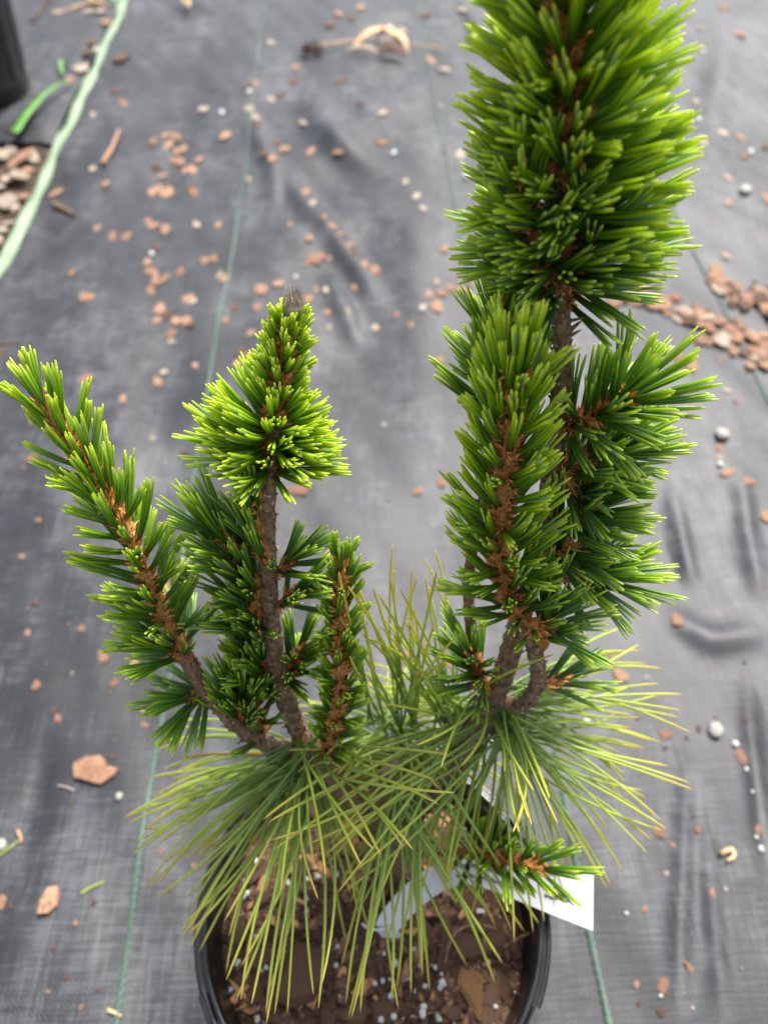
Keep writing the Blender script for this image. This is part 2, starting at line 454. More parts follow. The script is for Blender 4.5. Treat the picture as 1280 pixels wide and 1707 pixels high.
for v in sv_:
    cu = U_D + 0.003 * math.sin(v * 9) + 0.0018 * math.sin(v * 31)
    wv = SW * (1 + 0.14 * math.sin(v * 14 + 1) + 0.08 * math.sin(v * 41)) * (0.72 if abs(v - uvof(Pz(160, 110))[1]) < 0.02 else 1)
    for k, z in prof:
        u = cu + k * wv
        q = xyof(u, v); q[2] = float(height(np.array([max(u, U_D)]), np.array([v]))[0]) + z + 0.0012 * math.sin(v * 60 + k * 2)
        P.append(q)
n = len(prof)
mb.add(P, [(i * n + k, i * n + k + 1, (i + 1) * n + k + 1, (i + 1) * n + k) for i in range(len(sv_) - 1) for k in range(n - 1)])
strip = mb.build('green_edge_strip', M['strip'], (0, 0, 0), ground)
uv_layer(strip, lambda c: (float(np.dot(c, NHAT)), float(np.dot(c, THAT))))

# ------------------------------------------------------------------ lathe pots
def lathe(mb, cx, cy, prof, n=72, mi=0, wob=0.0):
    V = []
    for r, z in prof:
        for k in range(n):
            a = 2 * math.pi * k / n
            V.append((cx + r * math.cos(a), cy + r * math.sin(a), z))
    F = [(i * n + k, i * n + (k + 1) % n, (i + 1) * n + (k + 1) % n, (i + 1) * n + k) for i in range(len(prof) - 1) for k in range(n)]
    mb.add(V, F, mi)
PX, PYY, RZ = -0.0052, 0.0815, 0.160
pot = empty('plant_pot', (PX, PYY, 0))
tag(pot, 'round black plastic nursery pot holding the pine, with a shiny rolled rim', 'plant pot')
mb = MB()
lathe(mb, PX, PYY, [(0.0, 0.002), (0.060, 0.002), (0.062, 0.0), (0.0635, 0.004), (0.0745, 0.138), (0.0755, 0.146)], 96)
lathe(mb, PX, PYY, [(0.0742, 0.152), (0.0725, 0.138), (0.0715, 0.120), (0.0600, 0.006), (0.0, 0.005)], 96)
mb.build('pot_body', M['pot'], (PX, PYY, 0), pot)
mb = MB()
lathe(mb, PX, PYY, [(0.0757, 0.1462), (0.0815, 0.1450), (0.0824, 0.1455), (0.0826, 0.1562), (0.0820, 0.1582), (0.0806, 0.1588), (0.0800, 0.1583), (0.0790, 0.1583), (0.0783, 0.1600), (0.0770, 0.1606), (0.0757, 0.1600), (0.0750, 0.1570), (0.0742, 0.1522)], 96)
mb.build('pot_rim', M['rim'], (PX, PYY, 0), pot)
mb = MB()
for ang in (-32, 28, 148, 208):
    a = math.radians(ang); c = np.array([PX + 0.0813 * math.cos(a), PYY + 0.0813 * math.sin(a), 0.1592])
    t = np.array([-math.sin(a), math.cos(a), 0]); r_ = np.array([math.cos(a), math.sin(a), 0])
    V = [c + t * i * 0.006 + r_ * j * 0.0014 + np.array([0, 0, k * 0.0012]) for i in (-1, 1) for j in (-1, 1) for k in (-1, 1)]
    mb.add(V, [(0, 1, 3, 2), (4, 6, 7, 5), (0, 4, 5, 1), (2, 3, 7, 6), (1, 5, 7, 3), (0, 2, 6, 4)])
tag(mb.build('rim_lug', M['pot'], (PX, PYY, 0), pot, smooth=False), kind='stuff')

bc = Pz(-24, 160)
bpot = empty('plant_pot', (bc[0], bc[1], 0))
tag(bpot, 'black plastic nursery pot standing on the cloth beyond the green edge strip', 'plant pot')
mb = MB()
pr = [(0.0, 0.006), (0.072, 0.006), (0.0735, 0.010), (0.0755, 0.030), (0.0745, 0.032), (0.092, 0.19)]
lathe(mb, bc[0], bc[1], pr, 64)
lathe(mb, bc[0], bc[1], [(0.0895, 0.19), (0.072, 0.02), (0.0, 0.02)], 64)
mb.build('pot_body', M['pot'], (bc[0], bc[1], 0), bpot)
mb = MB(); lathe(mb, bc[0], bc[1], [(0.0925, 0.184), (0.0975, 0.184), (0.098, 0.200), (0.0935, 0.203), (0.0905, 0.200), (0.0895, 0.1905)], 64)
mb.build('pot_rim', M['pot'], (bc[0], bc[1], 0), bpot)
mb = MB()
for k in range(16):
    a = 2 * math.pi * k / 16
    t = np.array([-math.sin(a), math.cos(a), 0]); r_ = np.array([math.cos(a), math.sin(a), 0])
    b0 = np.array([bc[0], bc[1], 0.036]) + r_ * 0.0755; b1 = np.array([bc[0], bc[1], 0.18]) + r_ * 0.0915
    V = [b0 - t * .002, b0 + r_ * .0015, b0 + t * .002, b1 - t * .002, b1 + r_ * .0015, b1 + t * .002]
    mb.add(V, [(0, 1, 4, 3), (1, 2, 5, 4)])
tag(mb.build('rib', M['pot'], (bc[0], bc[1], 0), bpot, smooth=False), kind='stuff')
mb = MB(); mb.add([(bc[0] + 0.0875 * math.cos(2 * math.pi * k / 32), bc[1] + 0.0875 * math.sin(2 * math.pi * k / 32), 0.172) for k in range(32)], [tuple(range(32))])
tag(mb.build('potting_soil', M['soil'], (bc[0], bc[1], 0.172)), kind='stuff', label='dark potting soil inside the far black pot', cat='soil')

# ------------------------------------------------------------------ potting mix inside the main pot
SOILZ = 0.137
def soil_h(x, y):
    return SOILZ + 0.004 * noise.noise(Vector((x * 60, y * 60, 3))) + 0.0028 * noise.noise(Vector((x * 170, y * 170, 1))) + 0.0012 * noise.noise(Vector((x * 500, y * 500, 7)))
mb = MB(); V = []; F = []
NR, NA = 44, 120
for i in range(NR + 1):
    for k in range(NA):
        r = 0.0737 * i / NR; a = 2 * math.pi * k / NA
        x, y = PX + r * math.cos(a), PYY + r * math.sin(a)
        V.append((x, y, soil_h(x, y)))
F = [(i * NA + k, (i + 1) * NA + k, (i + 1) * NA + (k + 1) % NA, i * NA + (k + 1) % NA) for i in range(NR) for k in range(NA)]
mb.add(V, F)
soil = mb.build('potting_soil', M['soil'], (PX, PYY, SOILZ))
tag(soil, 'dark brown potting mix filling the black pot under the pine', 'soil', kind='stuff')

# ------------------------------------------------------------------ chips, stones, grains: base shapes shared by many objects
def chip_mesh(name, seed, mat, n=8, flat=0.22, spike=0.25):
    R = random.Random(seed); V = []; F = []
    rr = [1 + R.uniform(-spike, spike) for _ in range(n)]
    ang = [2 * math.pi * (k + R.uniform(-0.25, 0.25)) / n for k in range(n)]
    for z, s in ((0.0, 0.88), (flat * 0.55, 1.0), (flat, 0.80)):
        for k in range(n):
            V.append((math.cos(ang[k]) * rr[k] * s, math.sin(ang[k]) * rr[k] * s, z + R.uniform(-0.16, 0.16) * flat))
    V.append((R.uniform(-.2, .2), R.uniform(-.2, .2), flat * R.uniform(0.95, 1.25)))
    for i in range(2):
        F += [(i * n + k, i * n + (k + 1) % n, (i + 1) * n + (k + 1) % n, (i + 1) * n + k) for k in range(n)]
    F += [(2 * n + k, 2 * n + (k + 1) % n, 3 * n) for k in range(n)]
    F.append(tuple(range(n - 1, -1, -1)))
    me = bpy.data.meshes.new(name); me.from_pydata(V, [], F); me.materials.append(mat); me.update()
    return me
def blob_mesh(name, seed, mat, jit=0.18, nlat=5, nlon=8):
    R = random.Random(seed); V = [(0, 0, -1)]; F = []
    for i in range(1, nlat):
        th = math.pi * i / nlat
        for k in range(nlon):
            p = 2 * math.pi * k / nlon; s = 1 + R.uniform(-jit, jit)
            V.append((math.sin(th) * math.cos(p) * s, math.sin(th) * math.sin(p) * s, -math.cos(th) * s))
    V.append((0, 0, 1)); t = len(V) - 1
    F += [(0, 1 + (k + 1) % nlon, 1 + k) for k in range(nlon)]
    for i in range(nlat - 2):
        a = 1 + i * nlon; b = a + nlon
        F += [(a + k, a + (k + 1) % nlon, b + (k + 1) % nlon, b + k) for k in range(nlon)]
    a = 1 + (nlat - 2) * nlon
    F += [(a + k, a + (k + 1) % nlon, t) for k in range(nlon)]
    me = bpy.data.meshes.new(name); me.from_pydata(V, [], F); me.materials.append(mat)
    me.polygons.foreach_set('use_smooth', [True] * len(F)); me.update()
    return me
CH = {'c': [chip_mesh('bark_chip', 20 + k, M['chip'], 7 + k % 4, 0.34 + 0.05 * (k % 3), 0.30) for k in range(8)],
      'd': [chip_mesh('bark_crumb', 40 + k, M['dark_chip'], 7, 0.45, 0.3) for k in range(4)],
      'p': [chip_mesh('pale_chip', 50 + k, M['pale_chip'], 7, 0.36, 0.3) for k in range(4)],
      'w': [blob_mesh('perlite', 60 + k, M['perlite'], 0.22) for k in range(4)],
      's': [blob_mesh('pebble', 70 + k, M['stone'], 0.16, 9, 14) for k in range(4)],
      'b': [chip_mesh('pot_bark', 80 + k, M['pot_bark'], 8, 0.55, 0.36) for k in range(8)],
      'o': [chip_mesh('orange_bark', 95, M['orange_bark'], 9, 0.5, 0.2)]}
KIND = {'c': ('bark_chip', 'bark chip'), 'd': ('bark_crumb', 'bark crumb'), 'p': ('bleached_chip', 'bark chip'), 'w': ('perlite_grain', 'perlite grain'), 's': ('pebble', 'pebble')}
LAB = {  # own labels for the pieces that stand out
    (162, 1287): 'largest tan bark chip, notched, lying near the strip-side green thread',
    (88, 1507): 'leaf-shaped pointed tan bark chip below the big notched chip',
    (201, 1325): 'small white oval pebble just below the notched tan chip',
    (5, 1501): 'tan bark chip cut off by the photo edge beside the pointed chip',
    (5, 1402): 'round white pebble at the photo edge with a fallen needle beside it',
    (525, 415): 'long tan bark chip lying behind the bud-tipped leader, on a fold',
    (145, 632): 'flat tan bark chip behind the tip of the long slanting shoot',
    (145, 493): 'flat tan bark chip alone between slanting shoot and chip trail',
    (433, 470): 'oval tan bark chip beside the grey terminal bud',
    (172, 1088): 'tan bark chip with a white speck beside the slanting shoot base',
    (91, 308): 'round tan bark chip closest to the green edge strip',
    (254, 297): 'dark tan half of the paired chips under the chip cluster',
    (273, 299): 'bright tan half of the paired chips under the chip cluster',
    (728, 499): 'brightest orange bark chip in the small patch beside the bright crown',
    (543, 467): 'pale bleached chip near the grey terminal bud',
    (1202, 719): 'larger flat pale pebble heading a short row of crumbs beside the pine',
    (1198, 751): 'small tan crumb directly below the flat pale pebble',
    (1200, 771): 'small white perlite grain in the row below the flat pale pebble',
    (1211, 783): 'oblong tan bark chip ending the row below the flat pale pebble',
    (1245, 799): 'slanted tan bark chip next to the row below the flat pale pebble',
    (1278, 853): 'orange bark chip cut by the photo edge beside a cloth fold',
    (1197, 1202): 'big lumpy white pebble beside the yellow-tipped needles',
    (1230, 1229): 'round white perlite grain beside the lumpy white pebble',
    (1240, 1246): 'tan bark chip under the round white perlite grain',
    (1111, 1214): 'tan bark chip under the yellow tips of the long needles',
    (1101, 1375): 'tan bark chip at the tip of a drooping yellow needle',
    (1217, 1421): 'bent tan sliver of bark between two cloth folds',
    (1196, 1477): 'small tan chip lying in the second dark cloth fold',
    (1107, 1633): 'largest tan chip beside the dark fold near the tag-side thread',
    (1238, 321): 'pale round pebble alone beside the bright crown',
    (1129, 1020): 'tan bark chip just past the lowest green side shoot tips',
    (697, 806): 'round tan bark chip alone between the two leaders',
    (736, 790): 'tan bark chip touching the front shoot outline between the leaders',
    (745, 625): 'tan bark chip seen beside the front shoot tip',
    (1034, 1113): 'rusty bark chip glimpsed behind long needles beside the forked stem',
    (207, 665): 'small orange bark chip between slanting shoot and bud-tipped leader',
    (261, 626): 'orange bark chip with a fainter neighbour behind the dense rosette',
    (670, 1085): 'tan bark chip seen through the thin needles between the leaders',
    (500, 808): 'rusty bark chip peeping out behind the rosette stem',
}
CHIPS = '''162 1287 74 44 c;88 1507 30 48 c;5 1501 26 24 c;525 415 38 20 c;145 632 32 14 c;145 493 32 19 c;433 470 27 18 c;172 1088 22 24 c;91 308 20 18 c
254 297 26 20 c;273 299 26 22 c;728 499 26 24 c;254 223 18 15 c;275 213 18 14 c;292 215 24 16 c;278 229 18 16 c;292 237 18 15 c;303 234 16 14 c;289 251 18 14 c;299 254 18 14 c
309 265 18 16 c;318 266 17 16 c;330 251 16 14 c;320 302 18 15 c;318 292 16 16 d;268 273 14 12 c;244 352 16 16 c;253 359 17 14 c;272 364 18 18 c;260 395 16 16 d;244 426 16 14 c
247 442 22 15 c;256 445 15 14 c;272 454 20 18 c;299 438 18 16 c;339 418 20 15 c;354 414 16 14 c;364 443 14 16 p;373 450 18 14 c;375 218 18 16 c;339 174 24 14 p;370 186 14 12 w
416 180 24 13 p;426 194 16 12 p;426 139 16 13 c;416 144 18 13 d;204 163 18 14 c;153 180 12 10 p;189 141 20 14 d;203 88 34 24 d;186 383 18 15 c;208 382 18 15 c;160 370 13 12 c
174 294 13 12 c;153 272 16 9 p;325 356 13 13 p;361 358 11 11 c;120 450 12 14 c;259 260 18 11 d;251 412 11 11 w;257 464 17 13 c;250 476 16 14 c;265 503 24 20 c;261 524 19 15 c
280 515 22 18 d;291 524 20 16 c;308 524 22 18 c;317 529 18 16 d;284 545 22 16 c;284 559 14 10 p;312 487 22 18 c;322 493 16 12 p;246 440 14 12 d;258 456 14 12 c;427 500 19 14 c
390 501 16 15 d;374 523 11 11 c;400 575 18 18 d;413 584 17 15 c;394 597 15 15 c;417 543 20 13 c;272 611 22 12 p;261 626 20 16 c;324 600 14 13 c;207 665 17 15 c;310 749 14 12 d
256 730 11 9 p;462 461 20 16 c;513 481 18 22 c;543 467 16 15 p;526 466 11 10 c;515 384 21 15 c;548 415 12 9 c;510 427 12 9 c;541 359 12 12 c;554 374 12 12 c;567 384 13 13 c
582 399 16 14 c;590 413 12 12 d;607 430 16 15 c;623 436 21 16 c;590 463 14 12 c;508 310 16 14 c;521 331 15 14 p;482 361 10 9 c;505 202 16 14 p;472 238 20 16 c;462 230 16 12 d
454 261 18 14 c;518 244 17 15 c;443 253 14 13 d;564 254 24 13 c;638 192 16 14 p;635 235 22 13 c;656 254 12 12 w;676 302 14 12 p;694 325 14 13 p;705 345 14 13 p;741 408 17 14 c
728 461 15 13 p;751 468 20 16 c;771 472 22 18 c;735 479 24 13 c;715 484 17 13 c;705 504 16 14 p;787 456 22 18 c;685 531 14 12 c;625 528 18 14 p;662 512 12 9 c;580 509 11 14 p
544 505 18 13 c;548 530 12 11 p;767 256 20 14 p;777 294 14 13 w;771 16 22 14 p;710 21 24 12 d;672 41 14 14 p;600 177 14 12 d;492 107 16 12 c;489 131 20 14 d;452 164 18 12 p
470 154 16 13 d;416 155 12 10 w;428 208 14 14 d;718 95 16 18 c;741 118 26 12 p;570 138 22 14 d;552 39 22 16 d;587 30 18 13 d;565 22 18 14 c;600 12 20 14 c;452 69 14 12 p
492 450 10 10 w;413 285 10 10 p;1206 6 24 14 c;1231 49 22 18 c;1166 42 14 10 p;1170 78 14 11 p;1162 156 13 10 p;1164 192 12 11 w;1204 217 22 14 p;1168 234 20 19 p;1234 219 18 12 c
1250 249 14 13 w;1238 255 18 13 c;1278 236 18 16 d;1210 300 15 13 p;1238 321 25 19 s;1276 331 18 20 c;1210 344 15 12 c;1208 426 18 14 p;778 293 14 13 w;845 280 24 16 p
224 1095 16 20 c;63 1138 17 20 c;137 1046 14 14 c;48 1053 12 11 c;190 1132 16 20 c;97 1193 14 16 c;92 1181 12 14 d;240 1175 28 12 p;60 1003 16 12 d;69 871 13 10 c;200 1027 16 13 c
56 766 22 14 c;184 779 13 16 c;275 970 18 22 c;232 1003 12 12 p;201 1325 15 17 s;189 1259 11 9 d;240 1203 20 9 c;23 1508 9 14 d;161 1505 12 10 d;131 1539 9 10 c;95 1580 10 10 d
116 1628 11 10 d;139 1678 10 11 c;270 1417 12 15 c;284 1481 10 8 d;167 1650 11 8 d;86 1653 12 8 c;5 1402 24 26 s;150 1689 7 6 d;56 700 14 10 p;40 930 12 10 c;120 1340 8 7 d
1197 1202 31 33 s;1230 1229 17 16 w;1240 1246 22 24 c;1246 1260 12 14 c;1169 1204 13 12 d;1250 1187 11 12 d;1111 1214 27 20 c;1101 1375 24 26 c;1124 1402 10 10 c;1167 1375 14 12 c
1271 1370 14 18 c;1267 1387 11 10 w;1275 1404 15 16 w;1196 1477 17 18 c;1215 1475 12 8 p;1076 1510 10 14 c;1045 1518 10 10 w;1107 1633 22 28 c;1105 1681 17 18 d;1063 1635 13 14 c
1067 1666 10 12 d;1151 1602 10 24 c;1103 1656 10 9 w;1250 1273 10 10 w;1261 1310 10 8 w;1157 1676 8 8 p;1113 1450 10 10 p;1063 1190 12 9 d;1022 1083 14 20 c;1034 1113 30 30 c
1202 719 32 24 s;1198 743 14 13 c;1198 758 13 12 p;1200 771 15 12 w;1211 783 30 15 c;1245 799 28 13 c;1278 853 22 26 c;1225 667 11 10 c;1210 650 14 10 p;1150 600 30 30 c;1128 588 20 24 c;1150 560 18 14 c
1129 1020 24 26 c;697 806 18 20 c;736 790 20 22 c;745 625 28 18 c;732 591 22 12 c;1001 894 18 16 c;1111 1240 12 8 d;977 1198 20 16 w;1145 610 18 16 d;1200 600 10 9 c
670 1085 34 24 c;640 1075 20 16 p;500 808 50 26 c;205 700 9 8 c;640 700 8 8 p;1080 1120 14 10 p;1225 560 16 12 c;820 180 18 12 c;735 180 8 8 p;950 1120 20 14 c'''
COLW = {'c': 'reddish tan bark chip', 'd': 'dark brown bark crumb', 'p': 'pale bleached chip', 'w': 'white perlite grain', 's': 'pale pebble', 'b': 'brown bark chunk', 'o': 'orange bark chunk'}
MARKS = [(190, 240, 'straight reddish stick'), (290, 228, 'chip cluster near the edge strip'), (264, 298, 'paired chips'), (104, 343, 'short grey stick'), (404, 330, 'first green thread'), (425, 180, 'first green thread, far stretch'),
         (620, 85, 'curled straw leaves of the sprig'), (520, 84, 'seed clump of the dry sprig'), (525, 415, 'long tan chip on the fold'), (487, 500, 'grey terminal bud'), (50, 640, 'slanting shoot tip'), (145, 563, 'two flat tan chips'), (300, 740, 'dense rosette'),
         (140, 850, 'slanting shoot middle'), (250, 1060, 'slanting shoot base'), (162, 1287, 'notched tan chip'), (88, 1507, 'pointed tan chip'), (201, 1325, 'white oval pebble'), (600, 400, 'diagonal cloth fold'), (700, 120, 'second green thread, far stretch'), (750, 330, 'second green thread behind the crown'),
         (728, 490, 'orange chip patch'), (1190, 60, 'crown top'), (1197, 1202, 'lumpy white pebble'), (1202, 719, 'flat pale pebble'), (1160, 600, 'drift of chips'), (1146, 1480, 'first dark cloth fold'), (1200, 1560, 'second dark cloth fold'), (1238, 321, 'lone round pebble'), (1120, 1320, 'yellow needle tips'), (1217, 1421, 'bent sliver'),
         (960, 1500, 'white tag end'), (720, 800, 'front shoot outline'), (1120, 1020, 'lowest green side shoot'), (250, 470, 'chip trail below the paired chips'), (290, 525, 'lower end of the chip trail'), (140, 1494, 'short green fallen needle'), (190, 1650, 'tiny pale stick'), (5, 1402, 'pebble at the photo edge'),
         (1270, 1390, 'photo edge beside the folds'), (1270, 850, 'orange chip at the photo edge'), (640, 1080, 'thin upright yellow needles'), (1240, 240, 'photo edge beside the crown'), (130, 80, 'edge strip outer side'), (100, 200, 'weed leaf'), (500, 808, 'rosette stem'), (180, 380, 'edge strip, inner side')]
POTMARKS = [(790, 1652, 'orange bark chunk'), (505, 1628, 'largest flat bark slab'), (742, 1578, 'upright reddish splinter'), (817, 1660, 'long narrow splinter'), (575, 1400, 'pale orange chunk'), (650, 1550, 'tag stem'), (800, 1480, 'tag arch'), (640, 1450, 'trunk'), (400, 1500, 'shaded pot wall'), (850, 1560, 'root at the pot wall'), (782, 1578, 'largest perlite grain'), (700, 1690, 'pot front'), (430, 1680, 'shiny rim near the slab'), (470, 1400, 'needle fan base'), (580, 1560, 'tag loop')]
def near_label(px, py, w, h, t, marks, place):
    for m in sorted(marks, key=lambda q: math.hypot(q[0] - px, (q[1] - py) * 1.2))[:5]:
        lab = one_label(px, py, w, h, t, m, place)
        if lab not in USED: break
    USED.add(lab)
    return lab
USED = set()
def one_label(px, py, w, h, t, m, place):
    dx, dy = px - m[0], py - m[1]
    rel = 'touching' if math.hypot(dx, dy) < 16 else ('just beyond' if dy < 0 else 'just before') if abs(dy) > abs(dx) * 0.6 and math.hypot(dx, dy) < 70 else 'beside' if math.hypot(dx, dy) < 70 else 'farther beyond' if dy < -abs(dx) * 0.6 else 'farther before' if dy > abs(dx) * 0.6 else 'well off'
    big = w * h
    size = 'larger' if big > 420 else 'middling' if big > 260 else 'small' if big > 160 else 'tiny'
    shape = 'long ' if w > 1.55 * h else 'upright ' if h > 1.15 * w else ''
    return '%s %s%s %s the %s%s' % (size, shape, COLW[t], rel, m[2], place)
def put(mesh, name, p, sx, sy, sz, rz, tilt=(0, 0), label=None, cat=None, group=None):
    o = bpy.data.objects.new(name, mesh)
    link(o, p)
    o.scale = (sx, sy, sz); o.rotation_euler = (tilt[0], tilt[1], rz)
    tag(o, label, cat, group)
    return o
def drop(px, py, w, h, t, label=None, group=None, lift=0.0):
    p = Pz(px, py + h * 0.3, 0.0); p[2] = gz(p)
    d = proj(p)[2]
    el = math.atan2(CAM_H, math.hypot(p[0], p[1]))
    w *= .82; h *= .82
    if t == 'w': w *= .85; h *= .85
    sx = 0.5 * w * d / FPX
    sy = 0.5 * h * d / FPX / max(0.45, math.sin(el))
    sz = {'c': 0.55, 'd': 0.6, 'p': 0.5, 'w': 0.7, 's': 0.6}[t] * min(sx, sy)
    name, cat = KIND[t]
    if t in 'ws': sx *= .92; sy *= .86
    if t in 'ws': p[2] += sz * 0.55
    p[2] += 0.0004 + lift
    u, v = uvof(p)
    if label is None:
        label = near_label(px, py, w, h, t, MARKS, '')
        group = group or '%ss scattered over the cloth' % COLW[t]
    return put(rnd.choice(CH[t]), name, p, sx, sy, sz, rnd.uniform(-0.5, 0.5), (rnd.uniform(-.12, .12), rnd.uniform(-.12, .12)), label, cat, group)
BIG = {(162, 1287), (88, 1507)}
for rec in CHIPS.replace('\n', ';').split(';'):
    a = rec.split(); x, y, w, h = map(int, a[:4])
    if (x, y) in BIG: continue
    drop(x, y, w, h, a[4], LAB.get((x, y)))
def outline_chip(name, pts, thick, mat, label, cat):
    q = np.array([Pz(*p) for p in pts]); c = q.mean(0); c[2] = gz(c) + 0.0006
    mb = MB(); n = len(q); V = []
    R = random.Random(len(pts))
    for s, z in ((0.95, 0), (1.0, thick * 0.5), (0.95, thick)):
        for k in range(n):
            d = (q[k] - c) * s; V.append((c[0] + d[0], c[1] + d[1], c[2] + z + R.uniform(-.1, .2) * thick))
    for k in range(n):
        d = (q[k] - c) * 0.45; V.append((c[0] + d[0], c[1] + d[1], c[2] + thick * R.uniform(0.9, 1.5)))
    V.append((c[0], c[1], c[2] + thick * 1.1))
    F = [(i * n + k, i * n + (k + 1) % n, (i + 1) * n + (k + 1) % n, (i + 1) * n + k) for i in range(3) for k in range(n)]
    F += [(3 * n + k, 3 * n + (k + 1) % n, 4 * n) for k in range(n)]
    F.append(tuple(range(n - 1, -1, -1)))
    mb.add(V, F)
    return tag(mb.build(name, mat, c, smooth=False), label, cat)
outline_chip('bark_chip', [(125, 1300), (124, 1276), (145, 1264), (170, 1262), (178, 1270), (180, 1279), (201, 1284), (192, 1296), (170, 1311), (150, 1306), (138, 1302)][::-1], 0.0035, M['chip'], LAB[(162, 1287)], 'bark chip')
outline_chip('bark_chip', [(71, 1530), (75, 1505), (88, 1484), (103, 1482), (107, 1497), (102, 1515), (88, 1528)][::-1], 0.0035, M['chip'], LAB[(88, 1507)], 'bark chip')
# the long drift of chips beside the bright crown
PILE = [([(1000, 470), (1060, 480), (1105, 505), (1135, 520), (1165, 530)], 54, 26), ([(1150, 520), (1200, 545), (1240, 560), (1300, 570)], 44, 20),
        ([(1185, 460), (1205, 480), (1240, 492), (1300, 490)], 38, 17), ([(1170, 560), (1215, 580), (1270, 595), (1310, 610)], 42, 16), ([(1262, 500), (1282, 530), (1300, 560)], 12, 16)]
PART = ['crown end', 'middle ridge', 'upper branch', 'lower edge', 'linking bend']
for pi, (pts, n, sp) in enumerate(PILE):
    for k in range(n):
        t = rnd.uniform(0, len(pts) - 1.001); i = int(t); s = t - i
        x = pts[i][0] * (1 - s) + pts[i + 1][0] * s; y = pts[i][1] * (1 - s) + pts[i + 1][1] * s + rnd.gauss(0, sp * 0.5)
        for tries in range(30):
          w = rnd.uniform(12, 30)
          hh = w * rnd.uniform(0.5, 0.85); tt = rnd.choice('ccccccdp'); li = rnd.uniform(0, 0.004)
          lab = '%s %s%s %s the drift, %s' % ('larger' if w > 24 else 'middling' if w > 18 else 'small', 'long ' if w > 1.7 * hh else '', COLW[tt], 'atop' if li > .002 else 'at the foot of', PART[pi] + (', start', ', second stretch', ', mid part', ', fourth stretch', ', far end')[min(4, int(5 * t / (len(pts) - 1)))])
          if lab not in USED: break
        USED.add(lab)
        drop(x, y, w, hh, tt, lab, 'bark chips in the long drift', lift=li)
# crumbs nobody would count
mb = MB(); R = random.Random(3)
for k in range(2600):
    v = R.uniform(-0.1, 2.3); u = R.uniform(U_D + 0.02, U_D + 1.6)
    if noise.noise(Vector((u * 5, v * 5, 2))) < R.uniform(-0.3, 0.5): continue
    p = xyof(u, v); p[2] = float(height(np.array([u]), np.array([v]))[0]) + 0.0004
    s = R.choice((0.0008, 0.001, 0.0013, 0.002)); a = R.uniform(0, 6.3)
    q = [p + s * np.array([math.cos(a + b) * R.uniform(.6, 1.4), math.sin(a + b) * R.uniform(.6, 1.4), 0]) for b in (0, 2.1, 4.2)]
    mb.add(q + [p + np.array([0, 0, s])], [(0, 1, 3), (1, 2, 3), (2, 0, 3)], R.choice((0, 0, 1, 2)))
o = mb.build('bark_crumbs', [M['chip'], M['dark_chip'], M['pale_chip']], (0, 0, 0.0), smooth=False)
tag(o, 'fine bark dust and crumbs scattered over the grey cloth', 'crumbs', kind='stuff')

# sticks, slivers and fallen needles on the cloth
def stick(name, pts, r, mat, label, cat, taper=0.6, group=None):
    P = np.array([Pz(*p) for p in pts]);
    for p in P: p[2] = gz(p) + r * 1.1
    P = catmull(P, 9); mb = MB()
    tube(mb, P, np.linspace(r, r * taper, 9), 6, rough=0.12, along=0.6, tint=0.4)
    return tag(mb.build(name, mat, P[0], attrs=True), label, cat, group)
stick('twig', [(171, 273), (188, 240), (198, 215)], 0.0042, M['chip'], 'straight reddish stick pointing at the chip cluster near the edge strip', 'twig')
stick('bark_sliver', [(88, 336), (104, 343), (124, 352)], 0.0036, M['bark'], 'short grey stick close beside the green edge strip', 'twig')
stick('bark_sliver', [(183, 1685), (195, 1690), (205, 1695)], 0.0013, M['straw'], 'tiny pale stick touching the strip-side green thread near the pot', 'twig')
stick('bark_sliver', [(97, 1310), (112, 1313), (126, 1320)], 0.0008, M['pale_chip'], 'thin bleached sliver near the notched tan chip', 'twig')
stick('fallen_needle', [(140, 1494), (158, 1482), (178, 1473)], 0.0010, M['long'], 'short green fallen needle on the cloth between thread and pointed chip', 'pine needle')
stick('fallen_needle', [(-8, 1432), (14, 1418), (33, 1402)], 0.0010, M['long'], 'green fallen needle beside the white pebble at the photo edge', 'pine needle')
stick('bark_sliver', [(30, 1384), (35, 1395), (37, 1406)], 0.0014, M['chip'], 'small reddish sliver at the tip of the fallen needle', 'bark chip')
stick('bark_sliver', [(1205, 1420), (1222, 1412), (1226, 1424), (1216, 1432)], 0.0020, M['straw'], LAB[(1217, 1421)], 'bark chip')
stick('fallen_needle', [(0, 578), (20, 576), (38, 576)], 0.0011, M['dead'], 'thin dead needle beside a dark crumb at the photo edge', 'pine needle')
drop(3, 586, 16, 18, 'd', 'dark crumb at the photo edge beside a dead needle')
# the withered sprig at the far end
sp0 = Pz(520, 84)
sprig = empty('dry_sprig', (sp0[0], sp0[1], gz(sp0)))
tag(sprig, 'withered sprig with dark seed clump and curled straw leaves, far behind', 'dry sprig')
mb = MB(); P = np.array([Pz(*p) for p in ((522, 86), (575, 80), (640, 76), (690, 80), (738, 86))])
for p in P: p[2] = gz(p) + 0.008
tube(mb, catmull(P, 14), np.linspace(0.0028, 0.0016, 14), 6); mb.build('stalk', M['straw'], P[0], sprig)
mb = MB(); c = Pz(520, 90); c[2] = gz(c) + 0.010; R = random.Random(8)
for k in range(70):
    d = unit([R.gauss(0, 1), R.gauss(0, .8), R.gauss(0, .5)]); p = c + d * np.array([0.024, 0.020, 0.009]) * R.uniform(.4, 1)
    s = 0.005; mb.add([p + s * unit([R.gauss(0, 1) for _ in range(3)]) for _ in range(4)], [(0, 1, 2), (0, 2, 3), (0, 3, 1), (1, 3, 2)])
mb.build('seed_clump', M['dark_chip'], c, sprig, smooth=False)
